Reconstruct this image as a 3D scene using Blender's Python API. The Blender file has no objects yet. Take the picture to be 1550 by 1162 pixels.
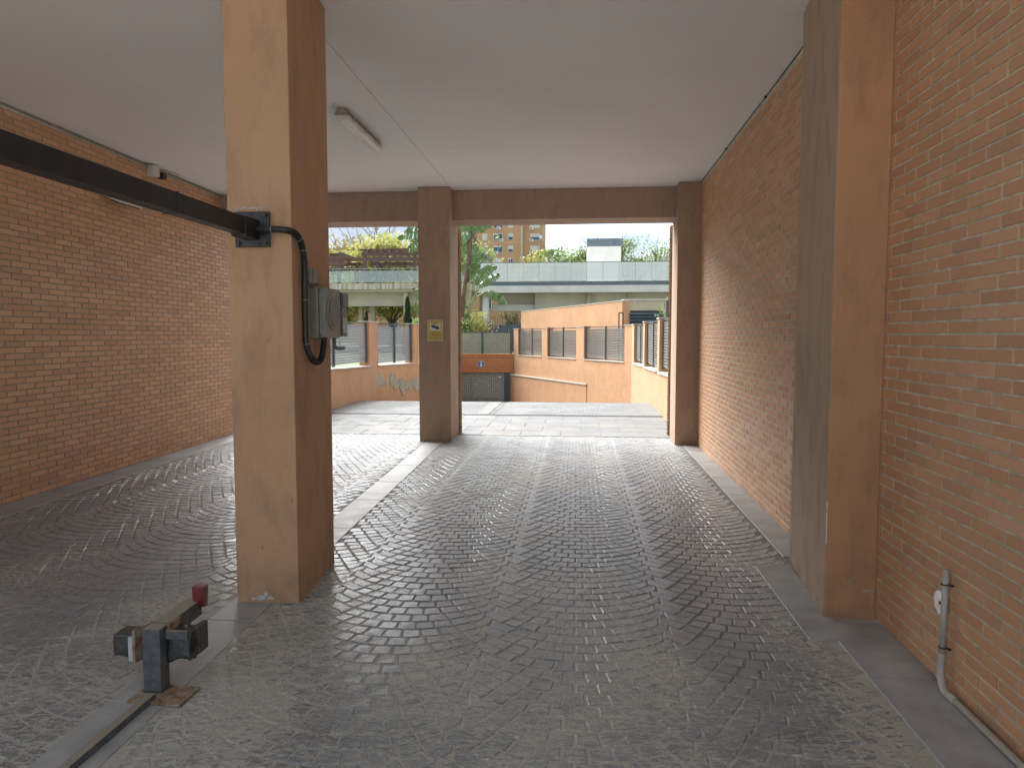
import bpy, bmesh, math, random
import numpy as np
from mathutils import Vector, Matrix
random.seed(7); rng = np.random.default_rng(7)
S = bpy.context.scene; COL = S.collection
R = math.radians

# ---------------------------------------------------------------- camera, sky, sun, exposure
F_PX, CX, CY, EYE = 1075.0, 775.0, 581.0, 1.58
YAW = math.atan(98 / F_PX); PITCH = math.atan(73 * math.cos(YAW) / F_PX)
cd = bpy.data.cameras.new('camera'); cam = bpy.data.objects.new('camera', cd); COL.objects.link(cam)
cam.location = (0, 0, EYE); cam.rotation_euler = (math.pi / 2 - PITCH, 0, YAW)
cd.sensor_width = 36; cd.lens = 36 * F_PX / 1550; cd.clip_start = .05; cd.clip_end = 1500
S.camera = cam
SUN_EL, SUN_AZ = 44, 142           # veiled sun beyond the far end, a little to the left
W = bpy.data.worlds.new('World'); S.world = W; W.use_nodes = True
nt = W.node_tree; nt.nodes.clear()
def wn(t, **k):
    n = nt.nodes.new(t)
    for a, b in k.items(): setattr(n, a, b)
    return n
sky = wn('ShaderNodeTexSky', sky_type='NISHITA', sun_disc=False)
sky.sun_elevation = R(SUN_EL); sky.sun_rotation = R(180 + SUN_AZ); sky.air_density = 1.0; sky.dust_density = .6
tc = wn('ShaderNodeTexCoord'); mp = wn('ShaderNodeMapping'); mp.inputs['Scale'].default_value = (1.6, 1.6, 5.5); mp.inputs['Location'].default_value = (3.1, .4, .3)
nz = wn('ShaderNodeTexNoise'); nz.inputs['Scale'].default_value = 1.7; nz.inputs['Detail'].default_value = 8; nz.inputs['Roughness'].default_value = .58; nz.inputs['Distortion'].default_value = .25
rp = wn('ShaderNodeValToRGB'); rp.color_ramp.elements[0].position = .33; rp.color_ramp.elements[1].position = .45
rp.color_ramp.elements[0].color = (.22,) * 3 + (1,); rp.color_ramp.elements[1].color = (1, 1, 1, 1)
nz2 = wn('ShaderNodeTexNoise'); nz2.inputs['Scale'].default_value = 3.2; nz2.inputs['Detail'].default_value = 6
cr = wn('ShaderNodeValToRGB'); cr.color_ramp.elements[0].position = .35; cr.color_ramp.elements[1].position = .62
cr.color_ramp.elements[0].color = (1.35, 1.65, 2.1, 1); cr.color_ramp.elements[1].color = (2.2, 2.32, 2.48, 1)
mx = wn('ShaderNodeMix', data_type='RGBA'); bg = wn('ShaderNodeBackground'); out = wn('ShaderNodeOutputWorld')
bg.inputs['Strength'].default_value = .0515
L = nt.links.new
L(tc.outputs['Generated'], mp.inputs[0]); L(mp.outputs[0], nz.inputs[0]); L(mp.outputs[0], nz2.inputs[0])
L(nz.outputs[0], rp.inputs[0]); L(nz2.outputs[0], cr.inputs[0]); L(rp.outputs[0], mx.inputs[0])
L(sky.outputs[0], mx.inputs['A']); L(cr.outputs[0], mx.inputs['B']); L(mx.outputs['Result'], bg.inputs[0]); L(bg.outputs[0], out.inputs[0])
sd = bpy.data.lights.new('sun', 'SUN'); sd.energy = 1.5; sd.angle = R(60); sd.color = (1, .985, .96)
sun = bpy.data.objects.new('sun', sd); COL.objects.link(sun)
sun.rotation_euler = (R(90 - SUN_EL), 0, R(-SUN_AZ))
S.view_settings.view_transform = 'Standard'; S.view_settings.look = 'None'
S.view_settings.exposure = 3.08; S.view_settings.gamma = 1
S.render.engine = 'CYCLES'
S.cycles.max_bounces = 10; S.cycles.diffuse_bounces = 6; S.cycles.transparent_max_bounces = 16

cy_, sy_ = math.cos(YAW), math.sin(YAW); cp_, sp_ = math.cos(PITCH), math.sin(PITCH)
FW = Vector((-sy_ * cp_, cy_ * cp_, -sp_)); RT = Vector((cy_, sy_, 0)); UP = RT.cross(FW)
def at(u, v, Y):                       # point of the place on the plane y = Y seen at photo pixel u, v
    d = FW * F_PX + RT * (u - CX) - UP * (v - CY); t = Y / d.y
    return Vector((0, 0, EYE)) + d * t
def px(p):
    d = Vector(p) - Vector((0, 0, EYE)); z = d.dot(FW)
    if z < .2: return (-1e5, -1e5, z)
    return (CX + F_PX * d.dot(RT) / z, CY - F_PX * d.dot(UP) / z, z)

# ---------------------------------------------------------------- materials
class NM:
    def __init__(s, name):
        s.m = bpy.data.materials.new(name); s.m.use_nodes = True; s.t = s.m.node_tree; s.b = s.t.nodes['Principled BSDF']
        s.pos = s.n('ShaderNodeNewGeometry').outputs['Position']
    def n(s, t, **k):
        x = s.t.nodes.new(t)
        for a, b in k.items(): setattr(x, a, b)
        return x
    def l(s, a, b): s.t.links.new(a, b)
    def noise(s, scale, detail=4, rough=.55, stretch=(1, 1, 1), dist=0):
        m = s.n('ShaderNodeMapping'); m.inputs['Scale'].default_value = stretch; s.l(s.pos, m.inputs[0])
        x = s.n('ShaderNodeTexNoise'); x.inputs['Scale'].default_value = scale; x.inputs['Detail'].default_value = detail
        x.inputs['Roughness'].default_value = rough; x.inputs['Distortion'].default_value = dist; s.l(m.outputs[0], x.inputs[0]); return x.outputs[0]
    def ramp(s, f, a, b, ca=0, cb=1):
        r = s.n('ShaderNodeMapRange'); r.inputs[1].default_value = a; r.inputs[2].default_value = b
        r.inputs[3].default_value = ca; r.inputs[4].default_value = cb; s.l(f, r.inputs[0]); return r.outputs[0]
    def math(s, op, a, b=0):
        x = s.n('ShaderNodeMath', operation=op)
        for i, q in enumerate((a, b)):
            if isinstance(q, (int, float)): x.inputs[i].default_value = q
            else: s.l(q, x.inputs[i])
        return x.outputs[0]
    def mix(s, f, a, b, mode='MIX'):
        x = s.n('ShaderNodeMix', data_type='RGBA', blend_type=mode)
        for i, q in (('Factor', f), ('A', a), ('B', b)):
            k = x.inputs[i] if i != 'Factor' else x.inputs[0]
            if isinstance(q, (int, float)): k.default_value = q
            elif isinstance(q, tuple): k.default_value = (*q[:3], 1)
            else: s.l(q, k)
        return x.outputs['Result']
    def col(s, c): 
        if isinstance(c, tuple): s.b.inputs['Base Color'].default_value = (*c, 1)
        else: s.l(c, s.b.inputs['Base Color'])
    def rough(s, r):
        if isinstance(r, (int, float)): s.b.inputs['Roughness'].default_value = r
        else: s.l(r, s.b.inputs['Roughness'])
    def bump(s, h, dist, strength=1, prev=None):
        x = s.n('ShaderNodeBump'); x.inputs['Distance'].default_value = dist; x.inputs['Strength'].default_value = strength
        s.l(h, x.inputs['Height'])
        if prev is not None: s.l(prev, x.inputs['Normal'])
        return x.outputs[0]
    def nrm(s, x): s.l(x, s.b.inputs['Normal'])
    def rand(s):
        g = s.n('ShaderNodeNewGeometry').outputs['Random Per Island']; o = s.n('ShaderNodeObjectInfo').outputs['Random']
        return s.math('FRACT', s.math('ADD', g, o))
    def xyz(s):
        x = s.n('ShaderNodeSeparateXYZ'); s.l(s.pos, x.inputs[0]); return x.outputs

def simple(name, c, rough=.6, metal=0, var=.15, scale=6, bump=0, bscale=60):
    k = NM(name); f = k.noise(scale, 5)
    k.col(k.mix(k.ramp(f, .3, .7), tuple(x * (1 - var) for x in c), tuple(min(1, x * (1 + var)) for x in c)))
    k.rough(k.ramp(f, .3, .7, max(.05, rough - .08), min(1, rough + .08))); k.b.inputs['Metallic'].default_value = metal
    if bump: k.nrm(k.bump(k.noise(bscale, 6, .65), bump))
    return k.m

def stucco(name, c, dirt=(.16, .12, .09), amt=.5, lines=False, lowdirt=True, grain=.0038):
    k = NM(name); big = k.noise(1.1, 6, .6); mid = k.noise(7, 6, .65, (1, 1, .35)); fine = k.noise(90, 4, .7)
    base = k.mix(k.ramp(big, .3, .7), tuple(x * .9 for x in c), tuple(min(1, x * 1.08) for x in c))
    base = k.mix(k.math('MULTIPLY', k.ramp(mid, .5, .78), amt), base, dirt)
    base = k.mix(k.ramp(fine, .35, .65, .0, .12), base, tuple(x * .6 for x in c))
    if lowdirt:   # splash dirt at the foot, scuffs
        z = k.xyz()[2]; f = k.math('MULTIPLY', k.ramp(z, .02, .32, 1, 0), k.ramp(k.noise(9, 5), .35, .7)); base = k.mix(k.math('MULTIPLY', f, .45), base, dirt)
    spots = k.noise(38, 2, .5, dist=1.2); base = k.mix(k.ramp(spots, .72, .76, 0, .5), base, tuple(x * .45 for x in c))
    pale = k.noise(3.1, 7, .75, (1, 1, .25), 1.5); base = k.mix(k.ramp(pale, .66, .74, 0, .35), base, (.62, .55, .45))
    sm = k.noise(2.3, 7, .7, (1, 1, .8), .6); base = k.mix(k.ramp(sm, .56, .7, 0, .18), base, tuple(x * .62 for x in c))
    dr = k.noise(16, 5, .6, (1, 1, .05)); base = k.mix(k.ramp(dr, .6, .72, 0, .12), base, tuple(x * .55 for x in c))
    k.col(base); k.rough(.88)
    h = k.math('ADD', k.noise(140, 4, .7), k.math('MULTIPLY', k.noise(22, 4), .8))
    if lines:
        h = k.math('ADD', h, k.math('MULTIPLY', k.noise(9, 4, .6, (1, 1, .03)), 3))
    k.nrm(k.bump(h, grain)); return k.m

def brick_mat(name, a, b, c):
    k = NM(name); r = k.rand()
    base = k.mix(r, a, b); r2 = k.math('FRACT', k.math('MULTIPLY', r, 7.13)); base = k.mix(k.ramp(r2, .72, 1, 0, .8), base, c)
    base = k.mix(k.ramp(k.noise(55, 5, .7), .4, .75, 0, .3), base, tuple(x * .6 for x in a))
    base = k.mix(k.ramp(k.noise(1.3, 5, .6), .45, .75, 0, .08), base, (.30, .22, .16))
    base = k.mix(k.ramp(k.noise(13, 5, .7, (1, 1, .6), 1), .68, .78, 0, .2), base, (.55, .42, .32))
    k.col(base); k.rough(k.ramp(r, 0, 1, .42, .58))
    k.nrm(k.bump(k.math('ADD', k.noise(170, 3, .6, (1, 1, .25)), k.noise(35, 4)), .0016)); return k.m

M = {}
M['brick'] = brick_mat('brick_red_orange', (.65, .36, .20), (.575, .30, .16), (.47, .27, .17))
M['brick_bright'] = brick_mat('brick_orange', (.66, .27, .10), (.58, .22, .085), (.5, .2, .1))
M['mortar'] = simple('mortar_grey_brown', (.32, .28, .215), .95, var=.25, scale=14, bump=.004, bscale=120)
M['mortar_right'] = simple('mortar_pale_grey', (.58, .54, .42), .95, var=.25, scale=14, bump=.004, bscale=120)
M['mortar_pale'] = simple('mortar_orange', (.24, .13, .07), .95, var=.2, scale=14, bump=.003)
M['col'] = stucco('stucco_ochre', (.54, .325, .19))
M['col_far'] = stucco('stucco_brown_grey', (.42, .29, .205))
M['cement'] = stucco('stucco_grey_brown', (.47, .35, .245))
M['col_right'] = stucco('stucco_terracotta', (.53, .29, .155))
M['orange'] = stucco('render_orange', (.62, .35, .185), dirt=(.36, .2, .11), amt=.3, grain=.004)
M['board'] = stucco('render_orange_board_marked', (.60, .34, .185), dirt=(.4, .24, .14), amt=.4, lines=True, grain=.006)
M['ceil'] = None
k = NM('ceiling_paint'); f = k.noise(.8, 5); c_ = k.mix(k.ramp(f, .3, .7), (.79, .785, .795), (.84, .835, .84))
c_ = k.mix(k.ramp(k.noise(4, 7, .7, dist=.5), .58, .8, 0, .16), c_, (.42, .38, .34)); c_ = k.mix(k.ramp(k.noise(30, 2), .79, .82, 0, .6), c_, (.2, .17, .15))
k.col(c_); k.rough(.9); k.nrm(k.bump(k.noise(70, 5, .7), .0025)); M['ceil'] = k.m
M['strip'] = simple('smooth_concrete', (.34, .345, .34), .5, var=.25, scale=5, bump=.0018, bscale=45)
M['slab'] = None
k = NM('outdoor_slab_concrete'); r = k.rand(); c_ = k.mix(r, (.125, .13, .134), (.165, .166, .162)); c_ = k.mix(k.ramp(k.noise(2.2, 7, .7), .45, .72, 0, .55), c_, (.11, .112, .112))
c_ = k.mix(k.ramp(k.noise(1.1, 5, .6), .5, .75, 0, .5), c_, (.27, .24, .18)); k.col(c_); k.rough(k.ramp(k.noise(3, 5), .3, .7, .62, .85)); k.nrm(k.bump(k.noise(45, 5, .7), .003)); M['slab'] = k.m
def stone_mat(name, joint):
    k = NM(name); X, Y, Z = k.xyz(); r = k.rand()
    cleft = k.noise(17, 7, .72, (1, 2.6, 1), 1.0); fine = k.noise(75, 5, .7, (1, 2.2, 1)); patch = k.noise(.85, 5, .6); patch2 = k.noise(3.3, 5, .65)
    dark = k.mix(r, (.25, .27, .285), (.325, .34, .345)); dark = k.mix(k.ramp(patch2, .35, .7), dark, (.19, .205, .218)); 
    if joint: dark = k.mix(.0, (.17, .165, .155), (.1, .1, .1))
    dust = k.mix(k.ramp(fine, .3, .7), (.46, .445, .38), (.57, .55, .47))
    near = k.ramp(Y, 1.5, 5.4, .52, .10)                      # dust blown in from the street
    g = lambda c0, w: k.ramp(k.math('ABSOLUTE', k.math('SUBTRACT', X, c0)), w * .35, w, 1, 0)
    wheel = k.math('MAXIMUM', k.math('MAXIMUM', g(-.98, .34), g(.78, .38)), k.math('MAXIMUM', g(-4.35, .5), g(-2.95, .4)))
    w = k.math('MULTIPLY', wheel, k.ramp(k.noise(1.3, 4), .3, .6, .3, 1))
    m = k.math('ADD', near, k.math('MULTIPLY', k.math('SUBTRACT', patch, .5), 1.5))
    m = k.math('ADD', m, k.math('MULTIPLY', k.math('SUBTRACT', cleft, .5), 2.6 if not joint else .4))
    m = k.math('ADD', m, k.math('MULTIPLY', w, -.24))
    if joint: m = k.math('ADD', m, k.ramp(Y, 2.5, 5.5, .3, .08))
    m = k.math('ADD', m, k.math('MULTIPLY', k.math('SUBTRACT', fine, .5), 1.2)); m = k.ramp(m, .2, .5); c = k.mix(m, dark, dust)
    moss = k.math('MULTIPLY', k.ramp(Y, 12, 14.5), k.ramp(k.noise(2.5, 6, .7), .52, .68, 0, .6)); c = k.mix(moss, c, (.22, .23, .13))
    glare_tone = k.ramp(Y, 8.5, 12.5, 0, .5); outer = k.ramp(Y, 13.9, 14.2, 0, .55); c = k.mix(glare_tone, c, (.21, .218, .222)); c = k.mix(outer, c, (.12, .125, .125))  # stone colour graded darker towards and past the opening to offset outdoor glare
    k.col(c)
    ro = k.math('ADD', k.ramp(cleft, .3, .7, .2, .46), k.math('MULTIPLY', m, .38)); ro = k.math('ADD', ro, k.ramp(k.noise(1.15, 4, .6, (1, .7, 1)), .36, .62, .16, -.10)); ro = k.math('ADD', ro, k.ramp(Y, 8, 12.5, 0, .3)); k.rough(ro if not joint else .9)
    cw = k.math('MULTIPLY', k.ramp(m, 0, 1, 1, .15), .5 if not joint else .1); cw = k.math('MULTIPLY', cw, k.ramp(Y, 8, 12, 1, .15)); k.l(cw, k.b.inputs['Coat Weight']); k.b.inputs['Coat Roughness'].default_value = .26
    b = k.bump(cleft, .014, .9); b = k.bump(fine, .0045, .9, b); k.nrm(b); return k.m
M['stone'] = stone_mat('stamped_stone', False); M['joint'] = stone_mat('stamped_joint', True)
M['black_steel'] = simple('black_painted_steel', (.022, .021, .021), .42, .2, .4, 12, .0006, 200)
M['steel_plate'] = simple('blackened_plate', (.045, .047, .05), .45, .3, .5, 25, .001, 90)
k = NM('dusty_steel'); c_ = k.mix(k.ramp(k.noise(25, 6, .7), .35, .7), (.05, .056, .06), (.13, .135, .135)); g_ = k.n('ShaderNodeNewGeometry'); sx_ = k.n('ShaderNodeSeparateXYZ'); k.l(g_.outputs['Normal'], sx_.inputs[0])
c_ = k.mix(k.ramp(sx_.outputs[2], .4, .95, 0, .9), c_, (.30, .27, .21)); k.col(c_); k.rough(.6); M['dusty_steel'] = k.m
k = NM('rusty_plate'); c_ = k.mix(k.ramp(k.noise(18, 6, .7), .4, .62), (.33, .29, .22), (.2, .085, .035)); k.col(c_); k.rough(.85); k.nrm(k.bump(k.noise(60, 5), .002)); M['rust'] = k.m
M['rubber'] = simple('wrapped_black_plastic', (.05, .053, .048), .35, 0, .5, 30, .004, 40)
M['pad_white'] = simple('scuffed_pale_pad', (.5, .5, .48), .5, 0, .3, 20)
k = NM('red_reflector'); k.col((.15, .004, .01)); k.rough(.12); k.b.inputs['Coat Weight'].default_value = .8
v = k.n('ShaderNodeTexVoronoi'); v.inputs['Scale'].default_value = 160; k.l(k.pos, v.inputs[0]); k.nrm(k.bump(v.outputs[0], .002)); M['red'] = k.m
M['conduit'] = simple('black_corrugated_plastic', (.03, .03, .028), .45, 0, .3, 30)
M['grey_box'] = simple('grey_enclosure_plastic', (.235, .225, .195), .5, 0, .12, 20)
M['dark_grey'] = simple('dark_grey_plastic', (.07, .068, .06), .4, 0, .2, 20)
M['pvc'] = simple('grey_pvc_pipe', (.44, .42, .37), .45, 0, .12, 12)
M['metal_clip'] = simple('dull_zinc', (.4, .39, .36), .45, .6, .2, 30)
M['lamp_body'] = simple('dirty_lamp_housing', (.26, .24, .2), .6, 0, .3, 18)
k = NM('lamp_diffuser'); k.col(k.mix(k.noise(20, 4), (.55, .53, .48), (.75, .73, .68))); k.rough(.18); M['diffuser'] = k.m
M['cam_white'] = simple('pale_grey_plastic', (.55, .54, .5), .5, 0, .1)
M['yellow'] = simple('faded_yellow_sign', (.55, .42, .05), .35, 0, .15, 8)
M['paper'] = simple('pale_paper', (.68, .68, .66), .5, 0, .06)
M['ink'] = simple('black_ink', (.03, .03, .03), .5)
M['blue'] = simple('sign_blue', (.03, .16, .45), .4, 0, .1)
M['white'] = simple('white_paint', (.78, .78, .76), .5, 0, .05)
M['coping'] = simple('pale_coping_stone', (.52, .49, .43), .8, 0, .15, 6, .003)
M['fence_post'] = simple('grey_fence_steel', (.075, .09, .1), .45, .3, .15)
M['slat'] = simple('galvanised_slat', (.29, .30, .285), .45, .35, .15, 9)
M['drain'] = simple('dark_drain_steel', (.04, .04, .042), .5, .5)
k = NM('woven_mesh_screen'); 
def wavy(k, sc, stretch):
    x = k.n('ShaderNodeTexVoronoi'); x.inputs['Scale'].default_value = sc; m = k.n('ShaderNodeMapping'); m.inputs['Scale'].default_value = stretch; k.l(k.pos, m.inputs[0]); k.l(m.outputs[0], x.inputs[0]); x.inputs['Randomness'].default_value = .25; return x.outputs[0]
g_ = wavy(k, 11, (1, 1, 1)); c_ = k.mix(k.ramp(g_, .1, .55), (.42, .44, .36), (.2, .225, .17)); c_ = k.mix(k.ramp(k.noise(2.5, 4), .4, .7, 0, .5), c_, (.42, .37, .24)); k.col(c_); k.rough(.6); M['screen'] = k.m
k = NM('garage_door_mesh'); g_ = wavy(k, 9, (1, 1, 1)); c_ = k.mix(k.ramp(g_, .12, .5), (.5, .52, .48), (.2, .22, .21)); c_ = k.mix(k.ramp(k.noise(1.5, 4), .4, .7, 0, .4), c_, (.32, .31, .22)); k.col(c_); k.rough(.5); M['door_mesh'] = k.m
M['cream'] = stucco('render_cream', (.56, .50, .36), dirt=(.35, .31, .24), lowdirt=False)
M['white_conc'] = stucco('white_concrete', (.72, .71, .67), dirt=(.45, .43, .38), amt=.2, lowdirt=False)
M['beige_conc'] = stucco('beige_concrete', (.60, .56, .46), dirt=(.4, .36, .29), amt=.2, lowdirt=False)
k = NM('weathered_slab_edge'); c_ = k.mix(k.ramp(k.noise(5, 6, .7, (1, 1, .08)), .42, .6), (.62, .58, .48), (.33, .29, .22)); k.col(c_); k.rough(.9); M['slab_edge'] = k.m
M['louvre'] = simple('black_louvre', (.03, .032, .035), .4, .3)
M['zinc_dark'] = simple('slate_blue_metal', (.13, .165, .19), .5, .3, .15, 3)
k = NM('perforated_panel'); X, Y, Z = k.xyz(); a = k.math('SINE', k.math('MULTIPLY', k.math('ADD', X, Z), 42)); b = k.math('SINE', k.math('MULTIPLY', k.math('SUBTRACT', X, Z), 42))
k.col(k.mix(k.noise(1.5, 3), (.74, .78, .79), (.82, .84, .84))); k.rough(.45); hole = k.ramp(k.math('MULTIPLY', a, b), .55, .65, 1, 0); k.l(hole, k.b.inputs['Alpha']); M['perf'] = k.m
k = NM('balustrade_glass'); tr = k.n('ShaderNodeBsdfTransparent'); tr.inputs[0].default_value = (.80, .86, .85, 1); gl = k.n('ShaderNodeBsdfGlossy'); gl.inputs[0].default_value = (.8, .85, .85, 1); gl.inputs['Roughness'].default_value = .08
df = k.n('ShaderNodeBsdfDiffuse'); df.inputs[0].default_value = (.55, .6, .58, 1); ms = k.n('ShaderNodeMixShader'); ms.inputs[0].default_value = .16; ms2 = k.n('ShaderNodeMixShader'); ms2.inputs[0].default_value = .22
k.l(tr.outputs[0], ms.inputs[1]); k.l(gl.outputs[0], ms.inputs[2]); k.l(ms.outputs[0], ms2.inputs[1]); k.l(df.outputs[0], ms2.inputs[2]); k.l(ms2.outputs[0], k.t.nodes['Material Output'].inputs[0]); M['glass'] = k.m
M['pergola'] = simple('dark_stained_timber', (.11, .068, .062), .7, 0, .3, 5)
M['rafter'] = simple('red_brown_timber', (.28, .13, .085), .7, 0, .25, 5)
k = NM('tower_brick'); X, Y, Z = k.xyz(); bt = k.n('ShaderNodeTexBrick'); cb = k.n('ShaderNodeCombineXYZ'); k.l(X, cb.inputs[0]); k.l(Z, cb.inputs[1]); k.l(cb.outputs[0], bt.inputs[0]); bt.inputs['Scale'].default_value = 2.2
bt.inputs['Color1'].default_value = (.55, .32, .17, 1); bt.inputs['Color2'].default_value = (.46, .26, .14, 1); bt.inputs['Mortar'].default_value = (.5, .34, .22, 1)
k.col(k.mix(k.ramp(k.noise(.25, 5), .4, .7, 0, .4), bt.outputs[0], (.58, .38, .22))); k.rough(.9); M['tower'] = k.m
M['window_frame'] = simple('white_window_frame', (.68, .67, .63), .5); M['shutter'] = simple('pale_roller_shutter', (.6, .59, .54), .6, 0, .1, 1)
k = NM('window_glass'); k.col((.06, .1, .15)); k.rough(.08); M['pane'] = k.m
M['bark'] = simple('bark', (.10, .08, .065), .9, 0, .35, 8, .01, 20)
M['palebark'] = simple('pale_bark', (.24, .2, .16), .9, 0, .3, 8)
def leaf_mat(name, a, b, c):
    k = NM(name); r = k.rand(); base = k.mix(r, a, b); r2 = k.math('FRACT', k.math('MULTIPLY', r, 9.7)); base = k.mix(k.ramp(r2, .6, 1, 0, .9), base, c); k.col(base); k.rough(.55)
    tl = k.n('ShaderNodeBsdfTranslucent'); k.l(base, tl.inputs[0]); ms = k.n('ShaderNodeMixShader'); ms.inputs[0].default_value = .35; k.l(k.b.outputs[0], ms.inputs[1]); k.l(tl.outputs[0], ms.inputs[2]); k.l(ms.outputs[0], k.t.nodes['Material Output'].inputs[0]); return k.m
M['leaf_yellow'] = leaf_mat('spring_leaves_yellow', (.50, .48, .15), (.40, .44, .14), (.58, .50, .2))
M['leaf_green'] = leaf_mat('spring_leaves_green', (.30, .39, .14), (.24, .33, .12), (.42, .44, .18))
M['leaf_dark'] = leaf_mat('conifer_needles', (.035, .07, .03), (.05, .09, .04), (.08, .12, .05))
M['leaf_tan'] = leaf_mat('dry_leaves', (.34, .26, .12), (.26, .22, .10), (.36, .32, .16))
k = NM('banana_leaf'); c_ = k.mix(k.rand(), (.10, .19, .06), (.15, .25, .08)); c_ = k.mix(k.ramp(k.noise(3, 3), .5, .7, 0, .4), c_, (.19, .27, .11)); k.col(c_); k.rough(.35); M['broadleaf'] = k.m
M['stem'] = simple('green_stem', (.26, .28, .11), .5, 0, .3, 4); M['thatch'] = simple('dry_thatch', (.16, .11, .075), .9, 0, .4, 6)
k = NM('upper_ground'); c_ = k.mix(k.ramp(k.noise(.7, 6), .4, .6), (.10, .15, .045), (.24, .22, .17)); k.col(c_); k.rough(.95); M['ground'] = k.m
M['street'] = simple('street_paving', (.5, .48, .45), .85, 0, .15, 2, .003)
k = NM('exposed_render'); c_ = k.mix(k.ramp(k.noise(18, 6, .75), .4, .6), (.5, .475, .36), (.33, .30, .22)); k.col(c_); k.rough(.95); k.nrm(k.bump(k.noise(50, 5), .006)); M['peeled'] = k.m
k = NM('disc_foil'); k.col((.9, .9, .92)); k.b.inputs['Metallic'].default_value = .6; k.rough(.25); M['disc'] = k.m

# ---------------------------------------------------------------- mesh helpers
class MB:
    def __init__(s): s.v = []; s.f = []
    def add(s, v, f):
        o = len(s.v); s.v += [tuple(p) for p in v]; s.f += [tuple(i + o for i in q) for q in f]; return s
    def box(s, a, b):
        (x0, y0, z0), (x1, y1, z1) = a, b
        return s.add([(x0, y0, z0), (x1, y0, z0), (x1, y1, z0), (x0, y1, z0), (x0, y0, z1), (x1, y0, z1), (x1, y1, z1), (x0, y1, z1)],
                     [(0, 3, 2, 1), (4, 5, 6, 7), (0, 1, 5, 4), (1, 2, 6, 5), (2, 3, 7, 6), (3, 0, 4, 7)])
    def prism(s, pts, z0, z1):      # pts counter-clockwise; z0/z1 numbers or per-point lists
        n = len(pts); z0 = z0 if hasattr(z0, '__len__') else [z0] * n; z1 = z1 if hasattr(z1, '__len__') else [z1] * n
        return s.add([(p[0], p[1], z) for p, z in zip(pts, z0)] + [(p[0], p[1], z) for p, z in zip(pts, z1)],
                     [tuple(range(n))[::-1], tuple(range(n, 2 * n))] + [(i, (i + 1) % n, (i + 1) % n + n, i + n) for i in range(n)])
    def bar(s, p, q, w, h, up=(0, 0, 1)):
        p, q = Vector(p), Vector(q); d = (q - p).normalized(); r = d.cross(Vector(up)).normalized(); u = r.cross(d)
        v = [c + r * (w / 2 * a) + u * (h / 2 * b) for c in (p, q) for a, b in ((-1, -1), (1, -1), (1, 1), (-1, 1))]
        return s.add(v, [(0, 1, 2, 3), (7, 6, 5, 4), (0, 4, 5, 1), (1, 5, 6, 2), (2, 6, 7, 3), (3, 7, 4, 0)])
    def tube(s, pts, rad, n=8, cap=True):
        pts = [Vector(p) for p in pts]; rad = rad if hasattr(rad, '__len__') else [rad] * len(pts)
        rings = []; ref = None
        for i, p in enumerate(pts):
            d = (pts[min(i + 1, len(pts) - 1)] - pts[max(i - 1, 0)]).normalized()
            if ref is None: ref = d.orthogonal().normalized()
            ref = (ref - d * ref.dot(d)).normalized(); w = d.cross(ref)
            rings.append([p + (ref * math.cos(t) + w * math.sin(t)) * rad[i] for t in [2 * math.pi * j / n for j in range(n)]])
        f = [(i * n + j, i * n + (j + 1) % n, (i + 1) * n + (j + 1) % n, (i + 1) * n + j) for i in range(len(pts) - 1) for j in range(n)]
        if cap: f += [tuple(range(n))[::-1], tuple(range((len(pts) - 1) * n, len(pts) * n))]
        return s.add([v for r_ in rings for v in r_], f)
    def mesh(s, name, smooth=False):
        m = bpy.data.meshes.new(name); m.from_pydata(s.v, [], s.f); m.update()
        if smooth:
            for p in m.polygons: p.use_smooth = True
        return m
    def build(s, name, mat, parent=None, bevel=0, smooth=False, loc=None, seg=2):
        m = s.mesh(name, smooth)
        if bevel:
            bm = bmesh.new(); bm.from_mesh(m); bmesh.ops.remove_doubles(bm, verts=bm.verts, dist=1e-5)
            bmesh.ops.bevel(bm, geom=[e for e in bm.edges if e.is_manifold and e.calc_face_angle(0) > .5], offset=bevel, segments=seg, profile=.5, affect='EDGES'); bm.to_mesh(m); bm.free()
        return link(name, m, mat, parent, loc)
def link(name, m, mat, parent=None, loc=None):
    if mat is not None and not m.materials: m.materials.append(mat)
    o = bpy.data.objects.new(name, m); COL.objects.link(o)
    if parent: 
        o.parent = parent; o.location = Vector(loc or (0, 0, 0)) - wloc(parent)
    elif loc: o.location = loc
    return o
def wloc(o):
    v = Vector(o.location)
    while o.parent: o = o.parent; v += o.location
    return v
def tag(o, label=None, cat=None, group=None, kind=None):
    for a, b in (('label', label), ('category', cat), ('group', group), ('kind', kind)):
        if b: o[a] = b
    return o
def thing(name, label, cat, loc=(0, 0, 0), group=None):
    o = bpy.data.objects.new(name, None); o.empty_display_size = .2; COL.objects.link(o); o.location = loc; return tag(o, label, cat, group)
def struct(o): o['kind'] = 'structure'; return o

# ---------------------------------------------------------------- setting: floor with stamped cobbles
LEFT = lambda y: -5.15 - .0337 * y            # inner face of left brick wall
RIGHT = lambda y: 1.635 + .0107 * y           # inner face of right brick wall
MED = lambda y: (-1.80 - .030 * y) if y > 2 else -1.86     # centre line of the concrete strip between the lanes
GRD = lambda x, y: 0 if y < 16.9 else -(y - 16.9) * .148    # ramp down to the garage
CEIL = 3.76
floor = MB(); floor.prism([(-5.9, -6), (2.2, -6), (2.2, 14), (-5.9, 14)], -.4, -.0048)
floor = struct(floor.build('floor', M['joint']))
ramp = MB(); ys = [14, 16.9, 18, 20, 24, 28, 32, 37.2]
for a, b in zip(ys[:-1], ys[1:]):
    ramp.add([(-7.2, a, GRD(0, a) - .008), (2.3, a, GRD(0, a) - .008), (2.3, b, GRD(0, b) - .008), (-7.2, b, GRD(0, b) - .008)], [(0, 1, 2, 3)])
ramp = struct(ramp.build('ramp', M['joint']))
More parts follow.
